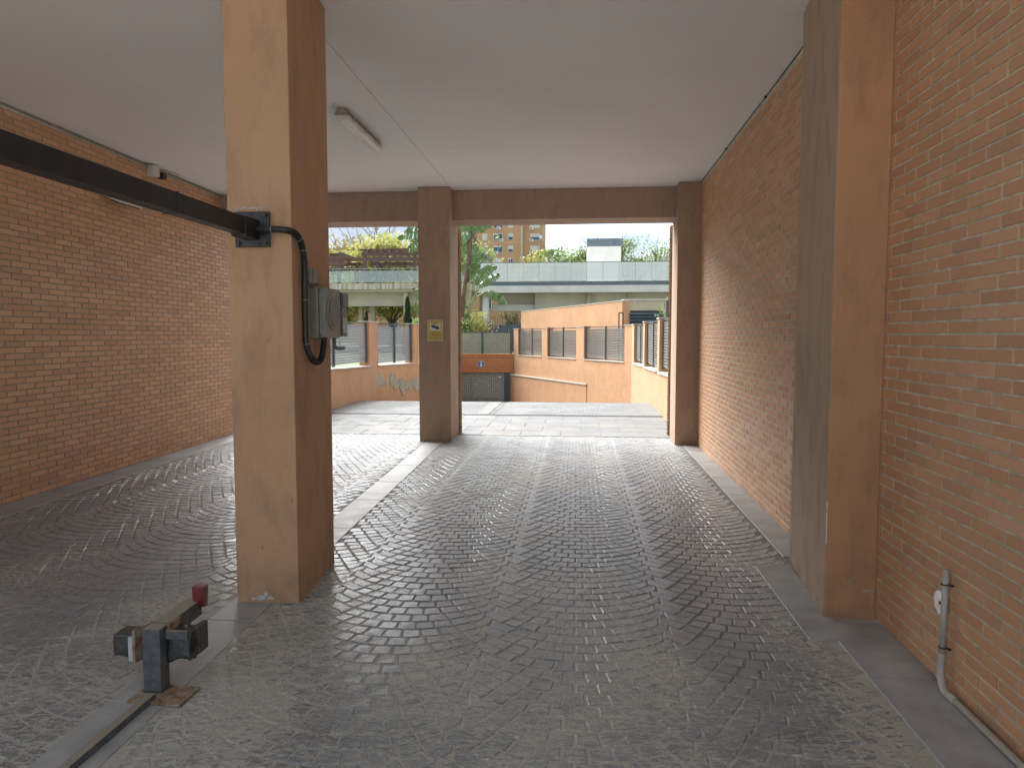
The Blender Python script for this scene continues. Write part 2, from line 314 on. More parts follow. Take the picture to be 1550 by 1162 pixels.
BW = .97; RR = BW / math.sqrt(2); DY = .102; NS = 10
stones = []
def arc(th, y0, c): return (c + RR * math.sin(th), y0 + RR - RR * math.cos(th))
proto = {}
def stone_shape(slot, par, var):
    key = (slot, par, var)
    if key in proto: return proto[key]
    rs = random.Random(hash(key) & 0xffff)
    t0 = -math.pi / 4 + (slot - (.5 if par else 0)) * (math.pi / 2 / NS); t1 = t0 + math.pi / 2 / NS
    g = .003
    dl = .022 if par else -.022; tl, tr = math.asin((-BW / 2 + dl) / RR), math.asin((BW / 2 + dl) / RR)
    t0c, t1c = max(t0, tl), min(t1, tr)
    if t1c - t0c < .05: proto[key] = None; return None
    if slot >= NS + par - 1 and tr - t1c < .13: t1c = tr
    if t0c - tl < .09: t0c = tl
    q = []
    for th, d in ((t0c, 0), (t1c, 0), (t1c, 1), (t0c, 1)):
        p = Vector(arc(th, 0, 0)); n = Vector((-math.sin(th), math.cos(th)))
        if d: p += (n * DY * math.cos(th)) if tl + .01 < th < tr - .01 else Vector((0, DY))
        q.append(p)
    c = sum(q, Vector((0, 0))) / 4
    q = [p + Vector((rs.uniform(-.004, .004), rs.uniform(-.004, .004))) for p in q]
    lo = [c + (p - c) * (1 - 2 * g / max(.03, (p - c).length)) for p in q]; hi = [c + (p - c) * (1 - 2 * (g + .004) / max(.03, (p - c).length)) for p in q]
    z = [rs.uniform(-.0022, .001) for _ in range(4)]
    v = [(p.x - c.x, p.y - c.y, -.014) for p in lo] + [(p.x - c.x, p.y - c.y, -.0042 + zz * .5) for p, zz in zip(lo, z)] + [(p.x - c.x, p.y - c.y, zz) for p, zz in zip(hi, z)]
    f = [(8, 9, 10, 11)] + [(i, (i + 1) % 4, (i + 1) % 4 + 4, i + 4) for i in range(4)] + [(i + 4, (i + 1) % 4 + 4, (i + 1) % 4 + 8, i + 8) for i in range(4)]
    proto[key] = (c, v, f); return proto[key]
meshes = {}
def lay_band(c, y0, y1, ok):
    k0 = int((y0 - 1) / DY); k1 = int(y1 / DY)
    for kk in range(k0, k1):
        for slot in range(NS + (kk & 1)):
            key = (slot, kk & 1, random.randrange(3)); sh = stone_shape(*key)
            if not sh: continue
            X, Y = c + sh[0].x, kk * DY + sh[0].y
            if y0 < Y < y1 and ok(X, Y): stones.append((X, Y, key))
inlane = lambda X, Y: (LEFT(Y) + .36 < X < MED(Y) - .15) or (MED(Y) + .13 < X < (RIGHT(Y) - (.22 if Y > 3.9 else .33)))
for c in (-.97 * 4, -.97 * 3, -.97 * 2, -.97, 0, .97, -.97 * 5): lay_band(c, -1.2, 11.12, inlane)
def vis(p, m=20):
    u, v, z = px(p); return -m < u < 1550 + m and -m < v < 1162 + m and z > .2
st = sorted(stones, key=lambda s: (0 if vis((s[0], s[1], 0)) and not (-2.1 < s[0] < -1.6 and s[1] > 2.8) else 1, math.hypot(s[0], s[1])))
for X, Y, key in st[:300]:
    if key not in meshes:
        m = bpy.data.meshes.new('cobble'); m.from_pydata(proto[key][1], [], proto[key][2]); m.materials.append(M['stone']); meshes[key] = m
    o = bpy.data.objects.new('cobble', meshes[key]); COL.objects.link(o); o.parent = floor; o.location = (X, Y, random.uniform(-.0015, .0008)); o.rotation_euler = (random.uniform(-.008, .008), random.uniform(-.008, .008), 0)
mb = MB()
for X, Y, key in st[300:]:
    z = random.uniform(-.0015, .0008); a, b = random.uniform(-.012, .012), random.uniform(-.012, .012)
    mb.add([(v[0] + X, v[1] + Y, v[2] + z + a * v[0] + b * v[1]) for v in proto[key][1]], proto[key][2])
o = mb.build('cobble', M['stone'], floor); o['kind'] = 'stuff'
# small setts beyond the drain, going over the crest of the ramp
mb = MB(); y = 14.2; j = 0
while y < 19.0:
    x = -5.25 + (j % 2) * .06
    while x < 1.75:
        w = .12; zz = random.uniform(-.003, .001)
        if not (-2.05 < x < -1.75 or x > 1.45):
            a, b = GRD(0, y), GRD(0, y + .1)
            mb.add([(x + .005, y + .005, a + zz), (x + w - .005, y + .005, a + zz), (x + w - .005, y + .1, b + zz), (x + .005, y + .1, b + zz), (x, y, a - .02), (x + w, y, a - .02), (x + w, y + .107, b - .02), (x, y + .107, b - .02)],
                   [(0, 1, 2, 3), (4, 5, 1, 0), (5, 6, 2, 1), (6, 7, 3, 2), (7, 4, 0, 3)])
        x += w
    y += .108; j += 1
o = mb.build('cobble', M['stone'], ramp); o['kind'] = 'stuff'
def strip_pieces(name, cx, w, y0, y1, step, mat=None, parent=floor, top=.0028):
    y = y0
    while y < y1 - .05:
        e = min(y + step * random.uniform(.9, 1.1), y1); a, b = cx(y), cx(e)
        zz = top + random.uniform(-.0008, .0008)
        MB().prism([(a - w / 2, y + .004), (a + w / 2, y + .004), (b + w / 2, e - .004), (b - w / 2, e - .004)], -.05, zz).build(name, mat or M['strip'], parent, bevel=.003, seg=1); y = e
strip_pieces('concrete_strip', MED, .26, -1, 11.1, .95)
strip_pieces('concrete_strip', lambda y: RIGHT(y) - .105, .205, 5.15, 10.36, .95)
strip_pieces('concrete_strip', lambda y: RIGHT(y) - .34, .235, 3.72, 4.95, 1.3)
strip_pieces('concrete_strip', lambda y: RIGHT(y) - .158, .31, -1, 3.98, 1.4)
strip_pieces('concrete_strip', lambda y: LEFT(y) + .18, .35, -1, 11.1, 1.1)
strip_pieces('concrete_strip', lambda y: -1.9, .26, 14.17, 16.88, .95, parent=ramp, mat=M['slab'])
strip_pieces('concrete_strip', lambda y: 1.58, .28, 14.17, 16.88, .95, parent=ramp, mat=M['slab'])
for r_ in range(5):        # rows of pale paving slabs in front of the drain
    y = 11.16 + r_ * .555; x = -5.45 + (r_ % 2) * .33
    while x < 1.72:
        MB().box((x + .004, y + .004, -.05), (min(x + .646, 1.76), y + .551, .002 + random.uniform(-.0015, .0015))).build('paving_slab', M['slab'], floor, bevel=.003, seg=1); x += .65
MB().box((-5.25, 13.94, -.05), (1.72, 13.965, .004)).build('drain_frame', M['drain'], floor)
MB().box((-5.25, 14.135, -.05), (1.72, 14.16, .004)).build('drain_frame', M['drain'], floor)
dr = MB(); x = -5.22
while x < 1.7: dr.box((x, 13.966, -.02), (x + .022, 14.134, .003)); x += .05
o = dr.build('drain_grate_bar', M['drain'], floor); o['kind'] = 'stuff'
struct(MB().prism([(-60, -60), (60, -60), (60, -6), (-60, -6)], -.4, -.004).build('street', M['street']))
struct(MB().prism([(-60, -6), (-5.9, -6), (-5.9, -1.6), (-60, -1.6)], -.4, -.004).build('street', M['street']))
struct(MB().prism([(2.2, -6), (60, -6), (60, -1.6), (2.2, -1.6)], -.4, -.004).build('street', M['street']))

# ---------------------------------------------------------------- ceiling and lintel
cl = MB()
YB = .6; YC = .8
cl.prism([(LEFT(YC) - .3, YC), (-1.864, YC), (-1.868, 10.98), (LEFT(11) - .3, 10.98)], CEIL, CEIL + .12)
cl.prism([(-1.857, YC), (RIGHT(YC) + .3, YC), (RIGHT(11) + .3, 10.98), (-1.861, 10.98)], CEIL, CEIL + .12)
cl.prism([(LEFT(YC) - .3, YC), (RIGHT(YC) + .3, YC), (RIGHT(11) + .3, 10.98), (LEFT(11) - .3, 10.98)], CEIL + .125, CEIL + .4)
struct(cl.build('ceiling', M['ceil']))
M['beamcol'] = stucco('stucco_brown', (.42, .29, .225), lowdirt=False)
lt = thing('lintel_beam', 'rendered brown lintel beam spanning above the far passage opening', 'beam', (-2, 10.9, 3.3))
MB().box((-5.9, 10.72, 3.315), (2.1, 11.28, CEIL - .002)).build('beam_body', M['beamcol'], lt, bevel=.008)
MB().box((-5.9, 10.985, CEIL + .002), (2.1, 11.28, 6.5)).build('upper_wall', M['tower'], lt)

# ---------------------------------------------------------------- brick walls
COURSE, MOD = .0588, .25
bvar = []
for i in range(6):
    L_, H_ = MOD - .011 - random.uniform(0, .003), COURSE - .0105 - random.uniform(0, .0015); c = .0016; d = .0048
    v = []
    for (x, z, y) in ((0, 0, .012), (L_, 0, .012), (L_, H_, .012), (0, H_, .012)): v.append((x, y, z))
    for (x, z, y) in ((0, 0, -d + c), (L_, 0, -d + c), (L_, H_, -d + c), (0, H_, -d + c)): v.append((x, y, z))
    for (x, z, y) in ((c, c, -d), (L_ - c, c, -d), (L_ - c, H_ - c, -d), (c, H_ - c, -d)): v.append((x + random.uniform(-.0006, .0006), y + random.uniform(-.0004, .0004), z + random.uniform(-.0006, .0006)))
    f = [(8, 9, 10, 11)] + [(j, (j + 1) % 4, (j + 1) % 4 + 4, j + 4) for j in range(4)] + [(j + 4, (j + 1) % 4 + 4, (j + 1) % 4 + 8, j + 8) for j in range(4)]
    bvar.append((v, f))
def lay_bricks(parent, p0, p1, z0, z1, mat, n=300, ok=lambda u, v: True, course=COURSE, mod=MOD, phase=0):
    """bricks facing the right-hand side of p0->p1 (outward = -y of the brick frame)"""
    p0, p1 = Vector(p0), Vector(p1); d = p1 - p0; Ln = d.length; ang = math.atan2(d.y, d.x); e = d.normalized(); rows = int((z1 - z0) / course)
    lst = []
    for r_ in range(rows):
        s = -(mod / 2 if (r_ + phase) % 2 else 0); z = z0 + .006 + r_ * course
        while s < Ln - .01:
            a, b = max(s, 0), min(s + mod, Ln)
            if b - a > .03:
                lst.append((a, z, (b - a - .011) / (mod - .011), random.randrange(6)))
            s += mod
    def key(t):
        p = p0 + e * (t[0] + .12); u, v, zz = px((p.x, p.y, t[1] + .03))
        return zz if (0 < u < 1550 and 0 < v < 1162 and ok(u, v)) else 1e4 + zz
    lst.sort(key=key) if n else None
    ms = {}
    sz = course / COURSE; sm = mod / MOD
    for a, z, sx, vi in lst[:n]:
        if vi not in ms:
            m = bpy.data.meshes.new('brick'); m.from_pydata(*[bvar[vi][0], [], bvar[vi][1]]); m.materials.append(mat); ms[vi] = m
        o = bpy.data.objects.new('brick', ms[vi]); COL.objects.link(o); o.parent = parent
        p = p0 + e * (a + .005); o.location = Vector((p.x, p.y, z)) - wloc(parent); o.rotation_euler = (0, 0, ang); o.scale = (sx * sm, 1, sz)
    mb = MB(); ca, sa = math.cos(ang), math.sin(ang)
    for a, z, sx, vi in lst[n:]:
        p = p0 + e * (a + .005); jx = random.uniform(-.0008, .0008); v = [(p.x + x * sx * sm * ca - (y + jx) * sa, p.y + x * sx * sm * sa + (y + jx) * ca, z + zz * sz) for x, y, zz in bvar[vi][0]]; mb.add(v, bvar[vi][1])
    if mb.v: o = mb.build('brick', mat, parent); o['kind'] = 'stuff'
lw = thing('brick_wall', 'long orange brick wall along the left lane under the conduit', 'wall', (LEFT(5) - .1, 5, 0))
MB().prism([(LEFT(YB) - .3, YB), (LEFT(YB), YB), (LEFT(11), 11), (LEFT(11) - .3, 11)], -.1, CEIL - .002).build('wall_core', M['mortar'], lw)
lay_bricks(lw, (LEFT(YB), YB), (LEFT(11), 11), 0, CEIL - .02, M['brick'], ok=lambda u, v: u < 345 and v > 200)
rw = thing('brick_wall', 'brick wall along the right lane behind the terracotta pillar and grey pipe', 'wall', (RIGHT(5) + .1, 5, 0))
MB().prism([(RIGHT(YB), YB), (RIGHT(YB) + .3, YB), (RIGHT(11) + .3, 11), (RIGHT(11), 11)], -.1, CEIL - .002).build('wall_core', M['mortar_right'], rw)
lay_bricks(rw, (RIGHT(11), 11), (RIGHT(YB), YB), 0, CEIL - .004, M['brick'])

# ---------------------------------------------------------------- pillars
def pillar(label, pts, mat, top=CEIL - .003, facing=None):
    c = sum((Vector(p) for p in pts), Vector((0, 0))) / len(pts)
    o = thing('pillar', label, 'pillar', (c.x, c.y, 0), 'square rendered pillars of the passage')
    m = MB().prism(pts, -.05, top); b = m.build('pillar_shaft', mat, o, bevel=.006)
    return o
c1 = pillar('ochre pillar in left foreground carrying the grey switch box and black conduit', [(-2.006, 3.97), (-1.632, 3.985), (-1.686, 4.76), (-2.05, 4.745)], M['col'])
c2 = pillar('brown pillar in the far middle with the yellow camera sign', [(-2.342, 10.42), (-1.869, 10.44), (-1.909, 11.38), (-2.375, 11.38)], M['col_far'])
c3 = pillar('far right pillar at the end of the brick wall', [(1.426, 10.42), (1.80, 10.40), (1.80, 11.3), (1.466, 11.3)], M['col_far'])
c4 = pillar('nearest right pillar of terracotta render beside the grey wall pipe', [(1.395, 4.05), (1.674, 4.055), (1.685, 5.12), (1.518, 5.12)], M['col_right'])
MB().prism([(1.3935, 4.06), (1.3965, 4.06), (1.5185, 5.118), (1.5155, 5.118)], 0, CEIL - .004).build('cement_face', M['cement'], c4)
MB().box((1.3925, 4.047, .42), (1.3985, 4.0495, .60)).build('chipped_edge', M['paper'], c4); MB().box((1.3925, 4.047, .61), (1.3975, 4.0495, .66)).build('chipped_edge', M['paper'], c4)
def flake(c, axis, w, h, mat, par, sd, name='paint_chip'):
    rr = random.Random(sd); P = [(math.cos(t) * w * rr.uniform(.5, 1.2), math.sin(t) * h * rr.uniform(.5, 1.2)) for t in [i * math.pi / 7 for i in range(14)]]
    v = [(c[0] + a, c[1] - .0012, c[2] + b_) for a, b_ in P] if axis == 'y' else [(c[0] + .0012, c[1] + a, c[2] + b_) for a, b_ in P]
    f = [tuple(range(14))] if axis == 'y' else [tuple(range(14))]
    MB().add(v, f).build(name, mat, par)
for i, (x, z, w_, h_) in enumerate(((-1.86, .03, .03, .018), (-1.83, .05, .014, .02), (-1.80, .028, .02, .012), (-1.90, .022, .02, .01), (-1.66, .62, .004, .014), (-1.845, .33, .003, .02), (-1.78, 1.55, .004, .006), (-1.82, .45, .003, .003), (-1.76, 1.3, .003, .004))):
    flake((x, 3.968 + (x + 2.006) * .04, z), 'y', w_, h_, M['pad_white'] if z < .1 else M['thatch'], c1, i)
for i, (x, z, w_, h_) in enumerate(((1.62, .16, .03, .007), (1.655, .15, .012, .014), (1.47, .17, .02, .003), (1.53, .2, .003, .05))): flake((x, 4.0515, z), 'y', w_, h_, M['peeled'], c4, 50 + i)
for i in range(16): flake((-1.95 + i * .0125, 3.9675, 2.30 + random.uniform(0, .012)), 'y', .005, random.uniform(.004, .012), M['pad_white'], c1, 80 + i)
for c, x0, x1 in ((c2, -2.40, -1.885), (c3, 1.455, 2.0)):
    MB().box((x0, 11.39, 0), (x1, 11.5, 3.3)).build('brick_facing', M['mortar'], c)
    lay_bricks(c, (x1, 11.5), (x1, 11.39), 0, 3.3, M['brick'], n=0) if c is c2 else lay_bricks(c, (x0, 11.39), (x0, 11.5), 0, 3.3, M['brick'], n=0)

# ---------------------------------------------------------------- beam, plate, conduit, switch box on pillar 1
b = thing('gate_beam', 'black steel box beam running overhead from the ochre pillar', 'beam', (-1.85, 3.96, 2.18))
MB().box((-1.885, .6, 2.138), (-1.812, 3.945, 2.232)).build('box_beam', M['black_steel'], b, bevel=.004)
MB().box((-1.889, 3.13, 2.134), (-1.808, 3.136, 2.236)).build('weld_band', M['steel_plate'], b)
MB().box((-1.89, 3.78, 2.125), (-1.805, 3.95, 2.236)).build('end_sleeve', M['black_steel'], b, bevel=.003)
MB().box((-1.952, 3.952, 2.086), (-1.748, 3.968, 2.286)).build('wall_plate', M['steel_plate'], b, bevel=.002)
for x, z in ((-1.93, 2.106), (-1.77, 2.106), (-1.77, 2.266), (-1.93, 2.266)):
    MB().tube([(x, 3.95, z), (x, 3.935, z)], .011, 6).build('bolt', M['steel_plate'], b)
cd_ = thing('conduit', 'black corrugated cable conduit looping down the ochre pillar', 'conduit', (-1.61, 4.15, 1.5))
def spline(pts, n=10):
    pts = [Vector(p) for p in pts]; out_ = []
    for i in range(len(pts) - 1):
        p0, p1, p2, p3 = pts[max(i - 1, 0)], pts[i], pts[i + 1], pts[min(i + 2, len(pts) - 1)]
        for j in range(n):
            t = j / n; out_.append(.5 * ((2 * p1) + (-p0 + p2) * t + (2 * p0 - 5 * p1 + 4 * p2 - p3) * t * t + (-p0 + 3 * p1 - 3 * p2 + p3) * t ** 3))
    out_.append(pts[-1]); return out_
cp = spline([(-1.855, 3.925, 2.183), (-1.76, 3.925, 2.182), (-1.66, 3.93, 2.178), (-1.612, 3.99, 2.165), (-1.610, 4.08, 2.11), (-1.618, 4.14, 2.0), (-1.625, 4.155, 1.85), (-1.627, 4.155, 1.65), (-1.622, 4.16, 1.52), (-1.605, 4.22, 1.43), (-1.60, 4.33, 1.43), (-1.605, 4.40, 1.52), (-1.605, 4.41, 1.58)], 22)
MB().tube(cp, [.0185 + (.0017 if i % 2 else -.0017) for i in range(len(cp))], 10).build('corrugated_tube', M['conduit'], cd_, smooth=True)
for p_, ax in (((-1.72, 3.925, 2.18), 'x'), ((-1.610, 4.03, 2.145), 'y'), ((-1.612, 4.10, 2.085), 'z'), ((-1.626, 4.155, 1.80), 'z'), ((-1.622, 4.158, 1.535), 'z')):
    ring = [Vector((0, math.cos(t), math.sin(t))) if ax == 'x' else (Vector((math.cos(t), math.sin(t), .3 * math.sin(t))) if ax == 'z' else Vector((math.cos(t), .5 * math.sin(t), math.sin(t)))) for t in [i * math.pi / 6 for i in range(13)]]
    MB().tube([Vector(p_) + r_ * .0225 for r_ in ring], .0022, 5, False).build('cable_tie', M['metal_clip'], cd_)
eb = thing('switch_box', 'grey electrical switch enclosure on the ochre pillar facing the lane', 'switch box', (-1.6, 4.55, 1.72))
MB().box((-1.672, 4.30, 1.565), (-1.60, 4.70, 1.885)).build('enclosure_body', M['grey_box'], eb, bevel=.008)
MB().box((-1.598, 4.305, 1.57), (-1.558, 4.60, 1.88)).build('enclosure_cover', M['grey_box'], eb, bevel=.007)
MB().tube([(-1.558, 4.46, 1.735), (-1.552, 4.46, 1.735)], .118, 32).build('dial_rim', M['grey_box'], eb)
MB().tube([(-1.552, 4.46, 1.735), (-1.549, 4.46, 1.735)], .095, 32).build('dial_face', M['dark_grey'], eb)
MB().box((-1.598, 4.605, 1.575), (-1.552, 4.72, 1.77)).build('terminal_window', M['dark_grey'], eb, bevel=.004)
MB().box((-1.598, 4.605, 1.775), (-1.545, 4.735, 1.865)).build('terminal_hood', M['dark_grey'], eb, bevel=.01)
MB().box((-1.552, 4.63, 1.60), (-1.5505, 4.70, 1.70)).build('paper_label', M['pad_white'], eb)
for z in (1.62, 1.67, 1.72, 1.77, 1.82):
    MB().tube([(-1.645, 4.30, z), (-1.645, 4.297, z)], .013, 16).build('knockout', M['grey_box'], eb)
for x, z in ((-1.588, 1.585), (-1.588, 1.865)): MB().tube([(x, 4.306, z), (x, 4.301, z)], .006, 6).build('cover_screw', M['dark_grey'], eb)
MB().tube(spline([(-1.61, 4.62, 1.565), (-1.61, 4.62, 1.515), (-1.60, 4.65, 1.497), (-1.585, 4.73, 1.497)], 5), .013, 8).build('pipe_elbow', M['lamp_body'], eb, smooth=True)
jb = thing('junction_box', 'small rounded grey junction box above the grey switch enclosure', 'junction box', (-1.65, 4.28, 1.9))
MB().box((-1.668, 4.20, 1.893), (-1.60, 4.34, 1.99)).build('box_shell', M['lamp_body'], jb, bevel=.015, seg=3)
MB().box((-1.598, 4.22, 1.905), (-1.593, 4.325, 1.975)).build('box_lid', M['lamp_body'], jb, bevel=.002)
k9 = thing('key_switch_box', 'flat grey box on the hidden left side of the ochre pillar', 'switch box', (-2.07, 4.35, 1.7))
MB().box((-2.105, 4.22, 1.565), (-2.035, 4.40, 1.85)).build('box_shell', M['grey_box'], k9, bevel=.006)
MB().box((-2.112, 4.225, 1.57), (-2.106, 4.395, 1.845)).build('box_lid', M['dark_grey'], k9, bevel=.002)

# ---------------------------------------------------------------- gate stop post at lower left
g = thing('gate_stop_post', 'dusty steel gate stop post with padded sides and a red reflector', 'post', (-1.85, 2.9, 0))
MB().prism([(-1.925, 2.80), (-1.68, 2.785), (-1.672, 2.945), (-1.918, 2.955)], .002, .013).build('base_plate', M['rust'], g, bevel=.002)
MB().box((-1.893, 2.875, .012), (-1.812, 2.945, .298)).build('upright', M['dusty_steel'], g, bevel=.003)
MB().prism([(-1.893, 2.948), (-1.812, 2.948), (-1.818, 3.24), (-1.895, 3.24)], .222, .300).build('arm', M['dusty_steel'], g, bevel=.003)
rf = MB(); rf.add([(-1.842, 3.20, .275), (-1.787, 3.20, .275), (-1.784, 3.20, .375), (-1.846, 3.20, .375), (-1.838, 3.245, .262), (-1.79, 3.245, .262), (-1.784, 3.25, .372), (-1.846, 3.25, .372)],
                  [(0, 1, 2, 3), (5, 4, 7, 6), (4, 0, 3, 7), (1, 5, 6, 2), (3, 2, 6, 7), (4, 5, 1, 0)])
rf.build('reflector', M['red'], g, bevel=.005)
MB().box((-1.812, 2.93, .26), (-1.795, 3.02, .302)).build('pad_clip', M['rust'], g, bevel=.002)
def crumple(name, a, b, mat, amp, seedv, parent):
    m = MB().box(a, b).mesh(name); bm = bmesh.new(); bm.from_mesh(m); bmesh.ops.subdivide_edges(bm, edges=bm.edges, cuts=7, use_grid_fill=True); rr = random.Random(seedv)
    ph = [rr.uniform(0, 6) for _ in range(4)]; bm.normal_update()
    for v in bm.verts:
        n = v.normal.copy(); s_ = (v.co.x + v.co.y); v.co += n * amp * (math.sin(s_ * 150 + ph[0]) * .6 + .6 * math.sin(v.co.z * 40 + s_ * 60 + ph[1]) + rr.uniform(-.5, .5))
        if v.co.z < a[2] + .02: v.co.z += .012 * math.sin(s_ * 45 + ph[2])
    bm.to_mesh(m); bm.free()
    for p_ in m.polygons: p_.use_smooth = True
    return link(name, m, mat, parent)
for x, y in ((-1.70, 2.81), (-1.695, 2.92), (-1.905, 2.82)): MB().tube([(x, y, .013), (x, y, .021)], .008, 6).build('plate_bolt', M['rust'], g)
MB().box((-1.897, 2.871, .0125), (-1.808, 2.949, .019)).build('weld_bead', M['steel_plate'], g, bevel=.003)
MB().box((-1.80, 2.90, .245), (-1.70, 2.912, .285)).build('pad_bracket', M['dusty_steel'], g, bevel=.002)
crumple('wrapped_pad', (-1.805, 2.915, .145), (-1.70, 3.02, .268), M['rubber'], .0055, 1, g)
MB().box((-1.70, 2.955, .16), (-1.672, 3.03, .288)).build('pad_end', M['rubber'], g, bevel=.006)
crumple('wrapped_pad', (-2.085, 2.96, .125), (-1.985, 3.06, .232), M['rubber'], .0015, 5, g)
MB().box((-2.012, 2.953, .112), (-1.984, 2.959, .225)).build('torn_white_liner', M['pad_white'], g, bevel=.001)
MB().prism([(-1.984, 2.94), (-1.972, 2.94), (-1.93, 3.07), (-1.942, 3.07)], .11, .262).build('pad_plate', M['rust'], g, bevel=.002)
MB().box((-1.972, 2.98, .16), (-1.893, 3.0, .2)).build('pad_bracket', M['dusty_steel'], g)
MB().box((-1.815, 2.95, .14), (-1.80, 2.97, .16)).build('bracket_stub', M['metal_clip'], g)
gr = thing('gate_rail', 'steel gate rail running along the floor from the foot of the stop post', 'rail', (-1.83, 2.8, 0))
MB().prism([(-1.852, -1), (-1.812, -1), (-1.812, 2.835), (-1.852, 2.835)], .004, .034).build('rail_bar', M['dusty_steel'], gr, bevel=.003)
for y in (2.62, 2.0, 1.4): MB().tube([(-1.865, y, .003), (-1.865, y, .009)], .008, 8).build('rail_bolt', M['rust'], gr)

# ---------------------------------------------------------------- ceiling light, left wall fittings
fl = thing('fluorescent_lamp', 'unlit dusty fluorescent batten lamp on the ceiling beside the ochre pillar', 'lamp', (-2.12, 6.4, CEIL))
LX = -2.265
def profile(name, prof, y0, y1, x0, z0, mat, parent, ends=(1, .7)):
    v = []; n = len(prof); ys_ = [(y0, ends[1]), (y0 + .03, ends[0]), (y1 - .03, ends[0]), (y1, ends[1])]
    for y, s_ in ys_: v += [(x0 + a * s_, y, z0 + bb * (s_ if bb < 0 else 1)) for a, bb in prof]
    f = [(i * n + j, i * n + (j + 1) % n, (i + 1) * n + (j + 1) % n, (i + 1) * n + j) for i in range(3) for j in range(n)] + [tuple(range(n))[::-1], tuple(range(3 * n, 4 * n))]
    return MB().add(v, f).build(name, mat, parent)
profile('lamp_housing', [(-.045, 0), (.045, 0), (.062, -.035), (.068, -.055), (-.068, -.055), (-.062, -.035)], 6.78, 8.02, LX, CEIL - .004, M['lamp_body'], fl, (1, .85))
profile('lamp_diffuser', [(-.064, 0), (.064, 0), (.055, -.035), (.03, -.056), (-.03, -.056), (-.055, -.035)], 6.80, 8.00, LX, CEIL - .061, M['diffuser'], fl, (1, .8))
MB().box((LX - .066, 6.775, CEIL - .066), (LX + .066, 6.84, CEIL - .052)).build('end_rim', M['lamp_body'], fl, bevel=.004)
for y in (6.95, 7.35, 7.75):
    for s_ in (-1, 1): MB().box((LX + s_ * .07 - .006, y, CEIL - .08), (LX + s_ * .07 + .006, y + .035, CEIL - .04)).build('lamp_clip', M['metal_clip'], fl)
cb_ = thing('wall_conduit', 'thin pale conduit pipe along the top of the left brick wall', 'pipe', (LEFT(5) + .03, 5, CEIL - .06))
MB().tube([(LEFT(y) + .022, y, CEIL - .055) for y in (1.02, 8.68)], .010, 8).build('conduit_pipe', M['pvc'], cb_, smooth=True)
MB().tube([(LEFT(y) + .022, y, CEIL - .055) for y in (9.02, 10.98)], .010, 8).build('conduit_pipe', M['pvc'], cb_, smooth=True)
for y in (6.1, 7.4, 8.3, 10): MB().box((LEFT(y) + .004, y, CEIL - .072), (LEFT(y) + .036, y + .015, CEIL - .038)).build('pipe_clip', M['metal_clip'], cb_)
x_ = LEFT(8.85)
w = thing('security_camera', 'small grey box and black camera at the top of the left brick wall', 'camera', (x_, 8.85, CEIL - .08))
MB().box((x_ + .004, 8.70, CEIL - .15), (x_ + .10, 8.84, CEIL - .02)).build('camera_box', M['cam_white'], w, bevel=.008)
MB().tube([(x_ + .07, 8.93, CEIL - .03), (x_ + .07, 8.93, CEIL - .065)], .01, 8).build('camera_arm', M['metal_clip'], w)
MB().box((x_ + .03, 8.90, CEIL - .15), (x_ + .11, 8.98, CEIL - .07)).build('camera_head', M['ink'], w, bevel=.01)
MB().tube([(x_ + .075, 8.95, CEIL - .02), (x_ + .2, 9.0, CEIL - .06), (x_ + .26, 9.02, CEIL - .09)], .003, 5).build('camera_cable', M['ink'], w)
x_ = LEFT(8)
w = thing('flood_lamp', 'grey wall lamp on the left brick wall seen under the black beam', 'lamp', (x_, 8, 3.15))
MB().prism([(x_ + .004, 7.75), (x_ + .20, 7.78), (x_ + .20, 8.25), (x_ + .004, 8.28)], [3.19, 3.10, 3.10, 3.19], 3.27).build('lamp_housing', M['cam_white'], w, bevel=.008)
for i in range(5): MB().box((x_ + .02 + i * .035, 7.80, 3.085 + .088 * (1 - i / 4.6)), (x_ + .035 + i * .035, 8.22, 3.10 + .088 * (1 - i / 4.6))).build('lamp_fin', M['ink'], w)
w = thing('corner_cable', 'thin black cable running along the top of the right brick wall', 'cable', (RIGHT(7) - .02, 7, CEIL))
MB().tube([(RIGHT(y) - .009, y, CEIL - .008 - .003 * math.sin(y * 3)) for y in np.linspace(5.1, 10.4, 24)], .004, 6).build('cable_run', M['ink'], w, smooth=True)
for y in (6.8, 8.6): MB().box((RIGHT(y) - .022, y, CEIL - .024), (RIGHT(y) - .001, y + .012, CEIL - .003)).build('cable_clip', M['ink'], w)

# ---------------------------------------------------------------- pipe and disc on right wall
w = thing('drain_pipe', 'grey plastic pipe rising from the floor along the right brick wall', 'pipe', (1.65, 3.25, 0))
MB().tube([(1.640, 3.26, .135), (1.640, 3.255, .545)], .0135, 12).build('upper_pipe', M['pvc'], w, smooth=True)
MB().tube(spline([(1.640, 3.26, .16), (1.638, 3.262, .10), (1.632, 3.245, .055), (1.622, 3.20, .026), (1.618, 3.16, .02)], 6), .0165, 12).build('pipe_elbow', M['pvc'], w, smooth=True)
MB().tube([(1.622, 3.145, .02), (1.622, 1.0, .02)], .0145, 12).build('lower_pipe', M['pvc'], w, smooth=True)
MB().tube([(1.620, 3.16, .02), (1.622, 3.10, .02)], .0175, 12).build('pipe_socket', M['pvc'], w, smooth=True)
for z in (.478, .19):
    MB().tube([Vector((1.640 + .0165 * math.cos(t), 3.257 + .0165 * math.sin(t), z)) for t in [i * math.pi / 6 for i in range(13)]], .003, 5, False).build('pipe_clamp', M['drain'], w)
    MB().bar((1.652, 3.235, z), (1.668, 3.235, z), .008, .008).build('clamp_screw', M['drain'], w)
w = thing('reflective_disc', 'shiny white disc fixed to the right brick wall behind the grey pipe', 'disc', (1.66, 3.30, .37))
